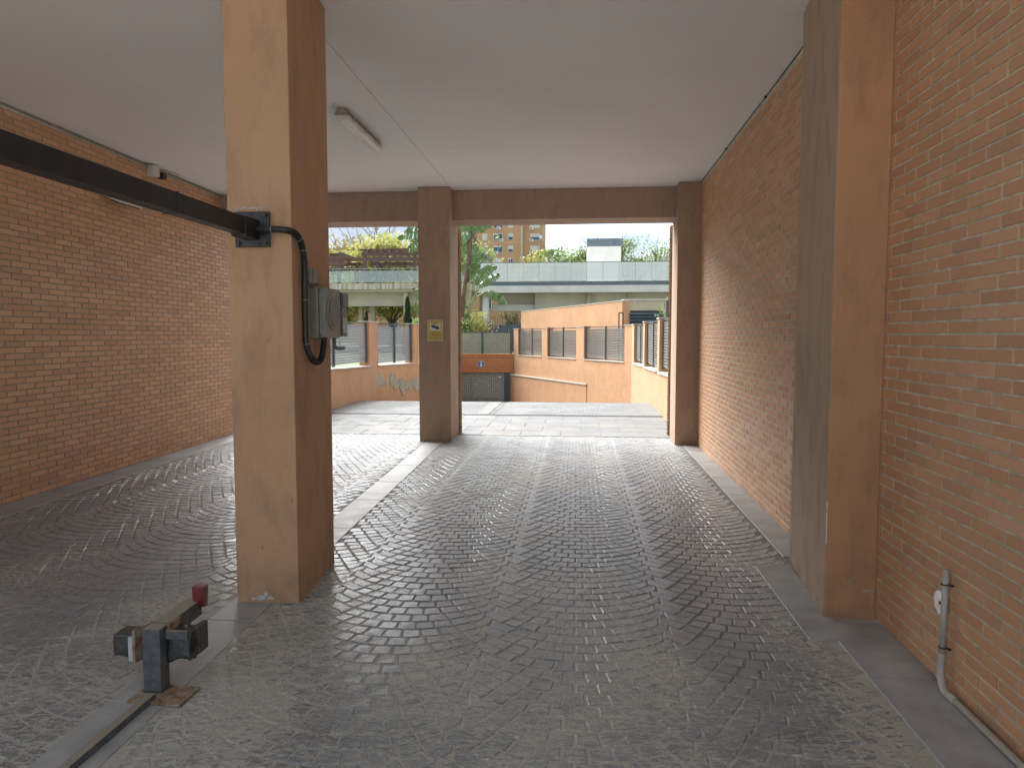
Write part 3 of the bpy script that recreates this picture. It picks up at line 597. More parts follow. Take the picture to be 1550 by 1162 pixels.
MB().tube([(1.661, 3.335, .365), (1.659, 3.335, .365)], .055, 32).build('disc_face', M['disc'], w)
MB().tube([(1.6588, 3.335, .365), (1.6575, 3.335, .365)], .009, 12).build('disc_hub', M['ink'], w)

# ---------------------------------------------------------------- camera surveillance sign on pillar 2
def text(s, size, loc, rot, mat, parent, name='lettering'):
    c = bpy.data.curves.new(name, 'FONT'); c.body = s; c.size = size; c.extrude = .0004; c.align_x = 'CENTER'; c.align_y = 'CENTER'
    o = bpy.data.objects.new(name, c); dg = bpy.context.evaluated_depsgraph_get(); COL.objects.link(o); dg.update(); m = bpy.data.meshes.new_from_object(o.evaluated_get(dg)); bpy.data.objects.remove(o)
    q = link(name, m, mat, parent, loc); q.rotation_euler = rot; return q
w = thing('warning_sign', 'small yellow sign with a surveillance camera drawing on the far middle pillar', 'sign', (-2.09, 10.41, 1.66))
Y_ = 10.418; 
def sbox(x0, x1, z0, z1, y, name, mat, bevel=0): return MB().box((x0, y - .0015, z0), (x1, y, z1)).build(name, mat, w, bevel=bevel)
MB().box((-2.212, Y_ - .006, 1.505), (-1.973, Y_, 1.815)).build('sign_plate', M['yellow'], w, bevel=.003)
e_ = .006
for a in ((-2.212, -1.973, 1.807, 1.815), (-2.212, -1.973, 1.505, 1.513)): sbox(*a, Y_ - .0065, 'sign_border', M['paper'])
for a in ((-2.212, -2.205, 1.5145, 1.8055), (-1.980, -1.973, 1.5145, 1.8055)): sbox(*a, Y_ - .0065, 'sign_border', M['paper'])
sbox(-2.172, -2.012, 1.655, 1.768, Y_ - .0065, 'picture_panel', M['paper'])
MB().bar((-2.145, Y_ - .0095, 1.729), (-2.065, Y_ - .0095, 1.70), .002, .036, up=(0, 1, 0)).build('camera_symbol', M['ink'], w)
o = MB().add([(-2.145, Y_ - .0095, 1.745), (-2.155, Y_ - .0095, 1.715), (-2.068, Y_ - .0095, 1.68), (-2.035, Y_ - .0095, 1.678), (-2.028, Y_ - .0095, 1.70), (-2.055, Y_ - .0095, 1.716)], [(0, 1, 2, 3, 4, 5)]).build('camera_symbol', M['ink'], w)
sbox(-2.10, -2.094, 1.735, 1.758, Y_ - .009, 'camera_symbol', M['ink']); sbox(-2.14, -2.055, 1.758, 1.763, Y_ - .009, 'camera_symbol', M['ink'])
for i, (a, c) in enumerate(((-2.17, -2.02), (-2.19, -2.0), (-2.18, -2.01), (-2.19, -2.0), (-2.17, -2.03), (-2.18, -2.0))): sbox(a, c, 1.635 - i * .021, 1.638 - i * .021, Y_ - .0065, 'printed_line', M['thatch'])

# ---------------------------------------------------------------- outer walls of the ramp, with louvre panels
TOPZ = 1.93
def seg(p0, p1): p0, p1 = Vector(p0), Vector(p1); d = p1 - p0; return p0, p1, d.normalized(), d.length
def obox(mb, p0, e, n, s0, s1, t0, t1, z0, z1):   # box along e from s0..s1, thickness t0..t1 along n; z0/z1 may be pairs
    z0 = z0 if hasattr(z0, '__len__') else (z0, z0); z1 = z1 if hasattr(z1, '__len__') else (z1, z1)
    P = [p0 + e * s0 + n * t0, p0 + e * s1 + n * t0, p0 + e * s1 + n * t1, p0 + e * s0 + n * t1]
    if e.x * n.y - e.y * n.x < 0: P = [P[0], P[3], P[2], P[1]]; zz0 = [z0[0], z0[0], z0[1], z0[1]]; zz1 = [z1[0], z1[0], z1[1], z1[1]]
    else: zz0 = [z0[0], z0[1], z0[1], z0[0]]; zz1 = [z1[0], z1[1], z1[1], z1[0]]
    return mb.prism([(p.x, p.y) for p in P], zz0, zz1)
slat_m = None
def louvre(label, p0, e, n, s0, s1, zb, zt, mids):
    """p0+e*s: panel in the wall plane, n = direction away from the lane"""
    c = p0 + e * ((s0 + s1) / 2); t = thing('louvre_panel', label, 'fence panel', (c.x, c.y, zb), 'louvred fence panels on the ramp walls')
    posts = [s0 + .035] + [s0 + (s1 - s0) * m_ for m_ in mids] + [s1 - .035]
    for s_ in posts: obox(MB(), p0, e, n, s_ - .032, s_ + .032, .06, .12, zb + .01, zt + .02).build('post', M['fence_post'], t)
    obox(MB(), p0, e, n, s0 + .068, s1 - .068, .065, .115, zt - .03, zt).build('top_rail', M['fence_post'], t)
    for a, b_ in zip(posts[:-1], posts[1:]):
        ln = b_ - a - .066; nsl = int((zt - zb - .10) / .058)
        m = MB().add([(0, -.012, -.022), (1, -.012, -.022), (1, .010, .024), (0, .010, .024), (0, -.009, -.025), (1, -.009, -.025), (1, .013, .021), (0, .013, .021)], [(0, 1, 2, 3), (7, 6, 5, 4), (3, 2, 6, 7), (0, 4, 5, 1), (0, 3, 7, 4), (1, 5, 6, 2)]).mesh('slat'); m.materials.append(M['slat'])
        for i in range(nsl):
            o = bpy.data.objects.new('slat', m); COL.objects.link(o); o.parent = t; q = p0 + e * (a + .033) + n * .09
            o.location = Vector((q.x, q.y, zb + .075 + i * .058)) - wloc(t); o.rotation_euler = (0, 0, math.atan2(e.y, e.x)); o.scale = (ln, 1, 1)
    return t
def rampwall(label, p0, p1, n, mat, piers, sills, panels, thick=.28, zt=TOPZ, base=-4.2, joints=None, lanez=0):
    p0, p1, e, ln = seg(p0, p1); n = Vector(n).normalized(); t = thing('ramp_wall', label, 'wall', ((p0 + p1) / 2).to_3d())
    zs = lambda s: sills[0] + (sills[1] - sills[0]) * s / ln
    obox(MB(), p0, e, n, 0, ln, .012, thick, base, (zs(0) - .03, zs(ln) - .03)).build('wall_body', mat, t)
    js = [0] + (joints or []) + [ln]
    for a, b_ in zip(js[:-1], js[1:]): obox(MB(), p0, e, n, a + (.004 if a else 0), b_ - (.004 if b_ < ln else 0), 0, .012, base, (zs(a) - .03, zs(b_) - .03)).build('render_panel', mat, t)
    for a, b_ in piers:
        obox(MB(), p0, e, n, a, b_, .0, thick, (zs(a) - .03, zs(b_) - .03), zt).build('pier', mat, t, bevel=.01)
        obox(MB(), p0, e, n, a - .02, b_ + .02, -.02, thick + .02, zt + .001, zt + .03).build('pier_cap', M['coping'], t)
    for (a, b_, mids, lb) in panels:
        obox(MB(), p0, e, n, a + .003, b_ - .003, -.04, thick + .02, (zs(a) - .028, zs(b_) - .028), (zs(a), zs(b_))).build('coping', M['coping'], t, bevel=.004)
        louvre(lb, p0, e, n, a, b_, max(zs(a), zs(b_)), zt - .01, mids)
    return t
# right outer wall: (1.66,11.5) -> (1.82,24)
p0, p1, e, ln = seg((1.655, 11.52), (1.82, 24.0))
sY = lambda y: (y - 11.52) / e.y
rampwall('board marked orange ramp wall on the right with three louvred openings', (1.655, 11.52), (1.82, 24.0), (1, -.013), M['board'],
         [(sY(14.95), sY(15.35)), (sY(18.75), sY(19.15)), (sY(22.9), sY(24.0))], (.885, .705),
         [(0, sY(14.95), [.5], 'louvred panel nearest to the passage on the right ramp wall'), (sY(15.35), sY(18.75), [.5], 'louvred panel second from the passage on the right ramp wall'), (sY(19.15), sY(22.9), [.5], 'louvred panel of the right ramp wall next to its far corner')],
         joints=[sY(y) for y in (13.2, 14.9, 16.6, 18.3, 20, 21.7)])
# far wall: (1.82,24) -> (-3.27,37)
P0, P1, E_, LN = seg((1.82, 24.02), (-3.29, 37.05))
def sx(x): return (x - 1.82) / E_.x
nF = Vector((-E_.y * -1, -E_.x * -1)); nF = Vector((E_.y, -E_.x)); nF = nF if nF.x > 0 else -nF
rampwall('sunlit orange wall slanting across the end of the ramp', (1.82, 24.02), (-3.29, 37.05), nF, M['orange'],
         [(0.0, sx(1.62)), (sx(.27), sx(-.03)), (sx(-1.33), sx(-1.61)), (sx(-3.0), LN)], (.70, .60),
         [(sx(1.62), sx(.27), [.48], 'widest louvred panel of the far orange wall, right of its middle'), (sx(-.03), sx(-1.33), [.48], 'middle louvred panel of the far orange wall'), (sx(-1.61), sx(-3.0), [.45], 'leftmost louvred panel of the far orange wall beside the garage')],
         joints=[sx(1.225), sx(.81), sx(-.29), sx(-1.5), sx(-2.5)])
lg = thing('wall_ledge', 'sloping ledge with pale coping along the foot of the far orange wall', 'ledge', (0, 28, -.3))
a_, b_ = sx(.39), sx(-3.29)
za, zb_ = -.27, -.42
def lp_(s_, t_): q = P0 + E_ * s_ + nF * t_; return (q.x, q.y)
MB().prism([lp_(a_, -.002), lp_(b_, -.002), lp_(b_, -.16), lp_(a_, -.02)], -4.2, [za - .05, zb_ - .05, zb_ - .05, za - .05]).build('ledge_body', M['orange'], lg)
MB().prism([lp_(a_ - .03, -.002), lp_(b_, -.002), lp_(b_, -.20), lp_(a_ - .03, -.06)], [za - .05, zb_ - .05, zb_ - .05, za - .05], [za, zb_, zb_, za]).build('ledge_coping', M['coping'], lg, bevel=.004)
# left outer wall
Lp = [(-5.225, 11.5), (-5.305, 18.6), (-4.86, 21.6)]
rampwall('near stretch of the pinkish orange left ramp wall beside the garden', Lp[0], Lp[1], (-1, -.011), M['board'], [(6.35, 7.1)], (.94, .80),
         [(0, 3.05, [.5], 'louvred panel of the left ramp wall hidden mostly by the ochre pillar'), (3.05, 6.35, [.22], 'louvred panel of the left ramp wall just right of the ochre pillar')], joints=[1.5, 3.2, 4.6, 5.6])
p0_, p1_, e2, l2 = seg(Lp[1], Lp[2])
rampwall('peeling stretch of the left ramp wall', (-5.305, 18.62), Lp[2], (-1, .15), M['orange'], [(0, .04), (l2 - .45, l2)], (.80, .76), [(.04, l2 - .45, [.5], 'louvred panel above the peeling patch of the left ramp wall')], joints=[1.5])
n_ = Vector((-e2.y, e2.x)); n_ = n_ if n_.x < 0 else -n_
w_ = thing('ramp_wall', 'low left ramp wall leading down behind the middle pillar to the garage', 'wall', (-5.6, 30, 0))
q0, q1, q2, ql = seg((-4.86, 21.62), (-6.7, 37.0)); obox(MB(), q0, q2, Vector((-1, -.1)), 0, ql, 0, .28, -4.2, .72).build('wall_body', M['orange'], w_)
# peeled render: ragged thin patches standing proud of the wall
def patch(c, wd, ht, sd):
    rr = random.Random(sd); P = []
    for i in range(26):
        t = 2 * math.pi * i / 26; r_ = rr.uniform(.6, 1.1); s_ = c[0] + math.cos(t) * wd * r_; z = c[1] + math.sin(t) * ht * r_
        P.append((s_, z))
    v = [(p0_ + e2 * s_ - n_ * .0145) for s_, z in P]; v2 = [(p0_ + e2 * s_ - n_ * .002) for s_, z in P]
    return MB().add([(a.x, a.y, z) for a, (s_, z) in zip(v, P)] + [(a.x, a.y, z) for a, (s_, z) in zip(v2, P)], [tuple(range(26))] + [(i, (i + 1) % 26, (i + 1) % 26 + 26, i + 26) for i in range(26)])
pw = [o for o in COL.objects if o.get('label', '').startswith('peeling')][0]
for i, (s_, z, a, b_) in enumerate(((.05, .42, .2, .2), (.28, .34, .16, .1), (.55, .36, .1, .15), (.95, .36, .2, .2), (1.2, .28, .18, .24), (1.5, .22, .16, .16), (1.72, .12, .2, .28), (2.0, .16, .18, .16), (2.3, .12, .22, .2), (2.55, .2, .2, .15), (2.8, .12, .22, .24))):
    patch((s_, z - .02), a, b_, i).build('peeled_patch', M['peeled'], pw)

# ---------------------------------------------------------------- garage end
gd = thing('garage_front', 'brick lintel and grey mesh door of the garage at the foot of the ramp', 'garage', (-5, 37.1, -2.9))
GZ = GRD(0, 37)
MB().box((-7.4, 37.1, -.34), (-3.30, 37.5, .60)).build('lintel_core', M['mortar_pale'], gd)
lay_bricks(gd, (-7.4, 37.1), (-3.32, 37.1), -.18, .44, M['brick_bright'], n=0, course=.088)
MB().box((-7.4, 37.07, .605), (-3.3, 37.5, .64)).build('soldier_cap', M['brick_bright'], gd)
s_ = MB(); x = -7.4
for i in range(56):
    for z0, z1 in ((-.335, -.19), (.455, .60)): s_.box((x, 37.085, z0), (x + .062, 37.1, z1))
    x += .073
o = s_.build('soldier_brick', M['brick_bright'], gd); o['kind'] = 'stuff'
MB().box((-7.4, 37.25, GZ), (-3.80, 37.28, -.345)).build('door_leaf', M['door_mesh'], gd)
for x in (-7.3, -5.6, -3.86): MB().box((x, 37.2, GZ), (x + .06, 37.249, -.345)).build('door_stile', M['slat'], gd)
for z in (-.42, -1.72, -2.7): MB().box((-7.4, 37.205, z), (-3.861, 37.249, z + .06)).build('door_rail', M['slat'], gd)
MB().box((-3.78, 37.12, GZ), (-3.50, 37.4, -.345)).build('door_jamb', M['fence_post'], gd)
MB().box((-3.50, 37.14, GZ), (-3.2, 37.5, -.345)).build('side_wall', M['orange'], gd)
MB().box((-4.12, 37.19, -.62), (-3.97, 37.199, -.54)).build('notice', M['white'], gd)
sg = thing('road_sign', 'round blue sign with a white downward arrow on the garage lintel', 'sign', (-5.01, 37.05, .1))
MB().tube([(-5.01, 37.08, .1), (-5.01, 37.07, .1)], .185, 28).build('sign_rim', M['white'], sg)
MB().tube([(-5.01, 37.069, .1), (-5.01, 37.062, .1)], .168, 28).build('sign_disc', M['blue'], sg)
MB().add([(-5.04, 37.058, .22), (-4.98, 37.058, .22), (-4.98, 37.058, .06), (-4.92, 37.058, .06), (-5.01, 37.058, -.05), (-5.10, 37.058, .06), (-5.04, 37.058, .06)], [(0, 1, 2, 3, 4, 5, 6)][:1] if False else [(0, 6, 2, 1), (5, 4, 3)]).build('arrow', M['white'], sg)
mf = thing('mesh_fence', 'greenish screened mesh fence standing on the garage lintel', 'fence', (-5.5, 37.3, .65))
for a, b_ in ((-7.4, -5.02), (-4.92, -3.5)): MB().box((a, 37.29, .66), (b_, 37.30, 1.74)).build('mesh_screen', M['screen'], mf)
for x in (-4.97, -3.45, -7.4): MB().box((x - .04, 37.24, .64), (x + .04, 37.31, 1.82)).build('post', M['fence_post'], mf)
MB().box((-7.4, 37.275, 1.745), (-3.42, 37.315, 1.785)).build('top_rail', M['fence_post'], mf)

# ---------------------------------------------------------------- upper ground round the ramp (one sheet to the horizon with the ramp cut out)
gm = MB(); GZL = .58
gm.prism([(-400, 11.6), (-5.55, 11.6), (-5.62, 18.7), (-5.15, 21.6), (-7.0, 37.6), (-400, 37.6)], -4.2, GZL)
gm.prism([(2.0, 11.6), (400, 11.6), (400, 37.6), (-3.0, 37.6), (-2.95, 37.0), (2.1, 24.0)], -4.2, GZL)
gm.prism([(-400, 37.6), (400, 37.6), (400, 900), (-400, 900)], -4.2, GZL)
struct(gm.build('ground', M['ground']))

# ---------------------------------------------------------------- orange wedge wall, cream block with louvres
w = thing('orange_wall', 'tall plain orange wall rising behind the louvred far wall', 'wall', (0, 31, .6))
MB().prism([(-2.905, 37.19), (1.62, 25.95), (1.90, 26.02), (-2.62, 37.3)], GZL - .1, 2.83).build('wall_body', M['orange'], w)
MB().prism([(-2.91, 37.17), (1.61, 25.92), (1.92, 26.03), (-2.60, 37.32)], 2.832, 2.86).build('wall_coping', M['coping'], w)
w = thing('cream_block', 'low cream service block with black louvres at the right of the orange wall', 'building', (2.6, 27, .6))
MB().box((1.66, 26.06, GZL - .1), (4.6, 29, 2.86)).build('wall_body', M['cream'], w)
MB().box((1.64, 26.0, 2.862), (4.65, 29.05, 2.90)).build('roof_edge', M['white_conc'], w)
MB().box((1.78, 26.03, .8), (1.83, 26.058, 2.49)).build('louvre_frame', M['louvre'], w); MB().box((1.831, 26.03, 2.44), (3.1, 26.058, 2.49)).build('louvre_frame', M['louvre'], w)
for i in range(14):
    z = 2.36 - i * .115
    MB().add([(1.832, 25.97, z), (3.1, 25.97, z), (3.1, 26.057, z + .07), (1.832, 26.057, z + .07), (1.832, 25.97, z - .012), (3.1, 25.97, z - .012), (3.1, 26.057, z + .055), (1.832, 26.057, z + .055)], [(0, 1, 2, 3), (7, 6, 5, 4), (0, 4, 5, 1), (3, 2, 6, 7), (0, 3, 7, 4), (1, 5, 6, 2)]).build('louvre_blade', M['slat'] if False else M['zinc_dark'], w)
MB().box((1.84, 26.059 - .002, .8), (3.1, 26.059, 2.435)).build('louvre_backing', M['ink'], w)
w = thing('garden_railing', 'narrow dark metal railing end standing before the cream block corner', 'frame', (1.5, 25.6, .6))
for x in (1.46, 1.60): MB().box((x, 25.5, .6), (x + .045, 25.55, 2.37)).build('upright', M['fence_post'], w)
MB().box((1.46, 25.5, 2.371), (1.645, 25.55, 2.41)).build('top_bar', M['fence_post'], w)
w = thing('steel_fence', 'dark steel posts and rails standing behind the right ramp wall', 'fence', (2.6, 20, .6))
for x in (2.45, 2.62, 2.74): MB().box((x, 20, .6), (x + .07, 20.07, 2.55)).build('post', M['fence_post'], w)
for z in (2.1, 2.46): MB().box((2.625 if z > 2.3 else 2.45, 19.99, z), (3.4, 19.999, z + .06)).build('rail', M['fence_post'], w)

# ---------------------------------------------------------------- terraces
w = thing('terrace_building', 'white raised terrace with slate grey band and perforated parapet', 'building', (0, 45, .6))
T = 45
MB().box((-6.45, T, 4.985), (9, 62, 5.0)).build('deck', M['white_conc'], w)
MB().box((-6.45, T + .02, 4.735), (9, T + 3, 4.984)).build('metal_band', M['zinc_dark'], w)
MB().box((-6.45, T - .1, 4.70), (9, T + 3, 4.733)).build('drip_edge', M['white_conc'], w)
MB().box((-6.45, T - .1, 4.30), (9, T + .4, 4.699)).build('fascia', M['white_conc'], w)
MB().box((-6.45, T + .401, 4.30), (9, 61, 4.6)).build('soffit', M['beige_conc'], w)
MB().box((-2.7, T + 1.1, .6), (9, T + 1.4, 4.299)).build('back_wall', M['beige_conc'], w)
MB().box((-5.2, T + 2.0, 3.2), (-2.7, T + 2.3, 4.299)).build('back_beam', M['beige_conc'], w)
MB().box((-5.5, T + 1.5, 3.2), (-2.2, T + 1.9, 3.62)).build('white_beam', M['white_conc'], w)
MB().box((-6.5, T + 2.4, .6), (-6.1, T + 2.7, 4.299)).build('side_pier', M['cream'], w)
for x, dy in ((-5.83, .5), (.74, .6), (3.31, .6), (6.2, .6)): MB().tube([(x, T + dy, .6), (x, T + dy, 4.299)], .15 if x > 0 else .22, 20).build('round_column', M['cream'] if x > 0 else M['white_conc'], w, smooth=True)
x = -6.4; i = 0
while x < 9:
    MB().box((x + .01, T + .05, 5.03), (x + .99, T + .06, 6.16)).build('perforated_panel', M['perf'], w); 
    MB().box((x - .012, T + .065, 5.0), (x + .012, T + .1, 6.16)).build('parapet_post', M['slat'], w); x += 1.0; i += 1
MB().box((-6.45, T + .04, 6.165), (9, T + .11, 6.2)).build('top_rail', M['zinc_dark'], w)
w = thing('rooftop_box', 'white rooftop box with a dark top band on the terrace', 'roof structure', (2, 57, 5))
MB().box((.765, 56, 5.0), (3.35, 59, 8.49)).build('box_walls', M['white_conc'], w); MB().box((.74, 55.97, 8.491), (3.38, 59.03, 9.09)).build('top_band', M['zinc_dark'], w)
w = thing('stair_railing', 'dark slanted stair railing at the left end of the perforated parapet', 'railing', (-6, 50, 5))
for i in range(6):
    x = at(731 + i * 2.7, 380, 50).x; z1 = at(0, 386 + i * 2.0, 50).z; MB().box((x, 50, 5), (x + .04, 50.04, z1)).build('baluster', M['fence_post'], w)
MB().bar(at(728, 383, 50), at(747, 398, 50), .05, .05).build('handrail', M['fence_post'], w)

w = thing('garden_terrace', 'beige raised garden terrace with weathered slab edge on slim piers', 'building', (-15, 44, .6))
T = 44
MB().box((-30, T, 4.50), (-6.75, 53, 4.88)).build('deck_slab', M['slab_edge'], w)
MB().box((-30, T + .25, 4.36), (-6.75, T + .55, 4.499)).build('drip_beam', M['beige_conc'], w)
MB().box((-30, T + 1.2, 3.50), (-6.75, T + 1.7, 4.499)).build('edge_beam', M['beige_conc'], w)
for x, y, wd in ((-14.4, 46.5, .26), (-13.6, 46.5, .32), (-20.5, 46.5, .3), (-9.0, 47, .3), (-18, 50, .3), (-12, 52, .3)): MB().box((x - wd / 2, y, .58), (x + wd / 2, y + .3, 4.499)).build('pier', M['cream'], w)
MB().box((-11.0, T + .6, .58), (-10.72, T + .9, 4.359)).build('pier', M['cream'], w)
gl_ = thing('glass_balustrade', 'glass balustrade with steel rail along the garden terrace', 'balustrade', (-15, 44, 4.88))
x = -28.0
while x < -7:
    MB().box((x + .02, T + .1, 4.95), (x + 1.38, T + .112, 5.66)).build('glass_pane', M['glass'], gl_)
    MB().box((x - .02, T + .12, 4.882), (x + .02, T + .17, 5.78)).build('post', M['slat'], gl_); x += 1.4
MB().box((-28, T + .1, 5.781), (-6.8, T + .18, 5.83)).build('handrail', M['slat'], gl_)

def pergola(label, x0, x1, y0, y1, z, over):
    w = thing('pergola', label, 'pergola', ((x0 + x1) / 2, (y0 + y1) / 2, 4.88), 'dark timber pergolas on the garden terrace')
    for x in (x0, x1):
        for y in (y0, y1): MB().box((x - .11, y - .1, 4.88), (x + .11, y + .1, z)).build('post', M['pergola'], w)
    for y in (y0 - .14, y1 + .04): MB().box((x0 - over, y, z - .60), (x1 + over, y + .1, z - .36)).build('beam', M['pergola'], w)
    MB().box((x0 - .2, y0 - .13, z - .25), (x1 + .3, y0 - .03, z + .0)).build('top_beam', M['pergola'], w); MB().box((x0 - .2, y1 + .03, z - .25), (x1 + .3, y1 + .13, z)).build('top_beam', M['pergola'], w)
    n = int((x1 - x0) / .5)
    for i in range(n): MB().bar((x0 + .2 + i * .5, y0 - .2, z + .05), (x0 + .2 + i * .5, y1 + .2, z + .05), .1, .14).build('rafter', M['rafter'], w)
    MB().box((x0 - .35, y0 - .3, z + .125), (x1 + .4, y1 + .3, z + .19)).build('roof_board', M['pergola'], w); return w
pergola('larger dark timber pergola right of the ochre pillar on the terrace', -13.96, -10.62, 46.3, 49.3, 7.08, .55)
pergola('smaller dark timber pergola partly hidden by the ochre pillar', -19.2, -16.4, 48.2, 52.3, 7.05, .5)
w = thing('metal_gate', 'slate grey metal fence with pickets under the white terrace', 'fence', (-4.5, 43, .6))
for i in range(4): MB().box((-6.0 + i * .95, 43, .7), (-5.1 + i * .95, 43.03, 2.25)).build('sheet_panel', M['zinc_dark'], w)
for i in range(26): MB().box((-6.0 + i * .15, 42.97, .6), (-5.975 + i * .15, 42.995, 2.7 + .1 * (i % 2))).build('picket', M['fence_post'], w)
w = thing('distant_screen', 'pale green fan of tall bars beyond the terrace at the right edge', 'screen', (8, 60, 5))
for i in range(9):
    u = 999 + i * 1.9; a = at(u, 397, 60); b_ = at(u, 393 - i * 2.2, 60); MB().box((a.x - .025, 60, 4), (a.x + .025, 60.05, b_.z)).build('bar', M['perf'] if False else M['slat'], w)

# ---------------------------------------------------------------- brick tower
TW = 160
bt_ = thing('apartment_tower', 'tall orange brick apartment block with air conditioners behind the terrace', 'building', (-16, TW, 0))
MB().box((-30, TW, .6), (-12.15, TW + 14, 46)).build('facade', M['tower'], bt_)
MB().box((-12.14, TW + .8, .6), (-7.65, TW + 14, 46)).build('facade', M['tower'], bt_)
MB().box((-12.6, TW - .12, .6), (-12.16, TW - .005, 46)).build('pilaster', M['cream'], bt_)
MB().box((-7.85, TW + .7, .6), (-7.655, TW + .79, 46)).build('pilaster', M['cream'], bt_)
def win(x, z, wd, h, y, kind):
    f = MB(); f.box((x - wd / 2 - .1, y - .1, z - h / 2 - .1), (x + wd / 2 + .1, y - .004, z + h / 2 + .1)); o = f.build('window', M['window_frame'], bt_)
    if kind == 0: MB().box((x - wd / 2, y - .14, z - h / 2), (x + wd / 2, y - .104, z + h / 2)).build('shutter', M['shutter'], o)
    elif kind == 1:
        MB().box((x - wd / 2, y - .14, z - h / 2), (x - .05, y - .104, z + h / 2 - .2)).build('pane', M['pane'], o); MB().box((x + .05, y - .14, z - h / 2), (x + wd / 2, y - .104, z + h / 2)).build('pane', M['pane'], o)
    else:
        MB().box((x - wd / 2, y - .14, z - h / 2), (x + wd / 2, y - .104, z)).build('pane', M['pane'], o); MB().box((x - wd / 2, y - .14, z + .02), (x + wd / 2, y - .104, z + h / 2)).build('shutter', M['shutter'], o)
rr = random.Random(4)
for j in range(-2, 5):
    z = 18.2 + 2.72 * j
    for x, wd, kd in ((-20.7, .95, 0), (-17.7, 1.9, 1), (-14.9, .95, 0), (-24.5, 1.9, 1), (-28, .95, 0)): win(x, z, wd, 1.3, TW, kd if rr.random() < .6 else rr.choice((0, 1, 2)))
    win(-9.5, z, 1.9, 1.3, TW + .8, rr.choice((0, 0, 2)))
    for x, y in ((-17.4 + rr.uniform(-.5, .6), TW), (-10.3, TW + .8)) if j != 1 else ((-18.1, TW), (-10.3, TW + .8)):
        a = MB().box((x - .42, y - .5, z - 1.05), (x + .42, y - .15, z - .45)).build('air_conditioner', M['white'], bt_)
        MB().tube([(x - .08, y - .505, z - .75), (x - .08, y - .52, z - .75)], .2, 14).build('fan_grille', M['dark_grey'], a)
MB().bar((-19.8, TW - .05, 22.4), (-14.4, TW - .05, 22.35), .06, .06).build('wall_cable', M['white'], bt_)
sdish = MB(); sdish.tube([(-8.2, TW + .45, 23.6), (-8.2, TW + .3, 23.6)], [.2, .42], 16).build('satellite_dish', M['white'], bt_)
w = thing('low_brick_building', 'low orange brick building glimpsed under the white terrace', 'building', (-16, 92, .6))
MB().box((-32, 92, .6), (4, 104, 8.5)).build('facade', M['tower'], w)
for i in range(11):
    for z in (2.2, 5): 
        o = MB().box((-31 + i * 3.1, 91.9, z), (-29.6 + i * 3.1, 91.99, z + 1.4)).build('window', M['window_frame'], w); MB().box((-30.9 + i * 3.1, 91.86, z + .1), (-29.7 + i * 3.1, 91.898, z + 1.3)).build('pane', M['pane'], o)

# ---------------------------------------------------------------- trees
def cards(pts, size, mat, name, parent, jit=.5):
    n = len(pts); pts = np.array(pts); a = rng.normal(size=(n, 3)); a /= np.linalg.norm(a, axis=1)[:, None]; b = rng.normal(size=(n, 3)); b -= a * (a * b).sum(1)[:, None]; b /= np.linalg.norm(b, axis=1)[:, None]
    s = size * (1 + jit * (rng.random((n, 1)) - .5) * 2); v = np.stack([pts - a * s, pts + b * s * .55, pts + a * s, pts - b * s * .55], 1).reshape(-1, 3)
    m = bpy.data.meshes.new(name); m.from_pydata(v.tolist(), [], (np.arange(n * 4).reshape(-1, 4)).tolist()); o = link(name, m, mat, parent); return o
def tree(label, x, y, h, cr, trunk_h, mat, nleaf, leaf=.16, bark='bark', cat='tree', name='tree', group=None, z0=GZL, spread=.75):
    t = thing(name, label, cat, (x, y, z0), group); rr = random.Random(int(x * 13 + y * 7)); tips = []
    mb = MB()
    def branch(p, d, ln, r, lev):
        n = 4; pts = [p]; q = p.copy(); dd = d.copy()
        for i in range(n): dd = (dd + Vector((rr.uniform(-.22, .22), rr.uniform(-.22, .22), rr.uniform(-.02, .16)))).normalized(); q = q + dd * ln / n; pts.append(q.copy())
        mb.tube(pts, [r * (1 - .5 * i / n) for i in range(n + 1)], 5 if lev else 8, False)
        if lev >= 3: tips.append((q, ln)); tips.append((pts[2], ln)); return
        for i in range(4 if lev else 6):
            ang = rr.uniform(0, 6.28); el = rr.uniform(.25, .95); nd = (Vector((math.cos(ang), math.sin(ang), 0)) * spread * el + dd * (.8)).normalized(); s_ = rr.choice((2, 3, 4)); branch(pts[s_], nd, ln * rr.uniform(.55, .8), r * .52, lev + 1)
        tips.append((q, ln * .5))
    base = Vector((x, y, z0)); tr_ = (h - trunk_h)
    branch(base, Vector((0, 0, 1)), max(trunk_h, h * .42), .028 * h ** .9, 0)
    mb.build('trunk', M[bark], t, smooth=True)
    c = Vector((x, y, z0 + trunk_h + tr_ * .5)); P = []
    k_ = max(1, nleaf // max(1, len(tips)))
    for q, ln in tips:
        f = (q - c); f = math.sqrt((f.x / cr) ** 2 + (f.y / cr) ** 2 + (f.z / (tr_ * .56)) ** 2)
        if f > 1: q = c + (q - c) / f * rr.uniform(.75, 1.05)
        s_ = rr.uniform(.25, .6) * (cr / 3)
        for _ in range(int(k_ * rr.uniform(.3, 1.7))): P.append((q.x + rr.gauss(0, s_), q.y + rr.gauss(0, s_), q.z + rr.gauss(0, s_ * .7)))
    cards(P, leaf, mat, 'crown', t); return t
G1 = 'spring trees behind the garden terrace'
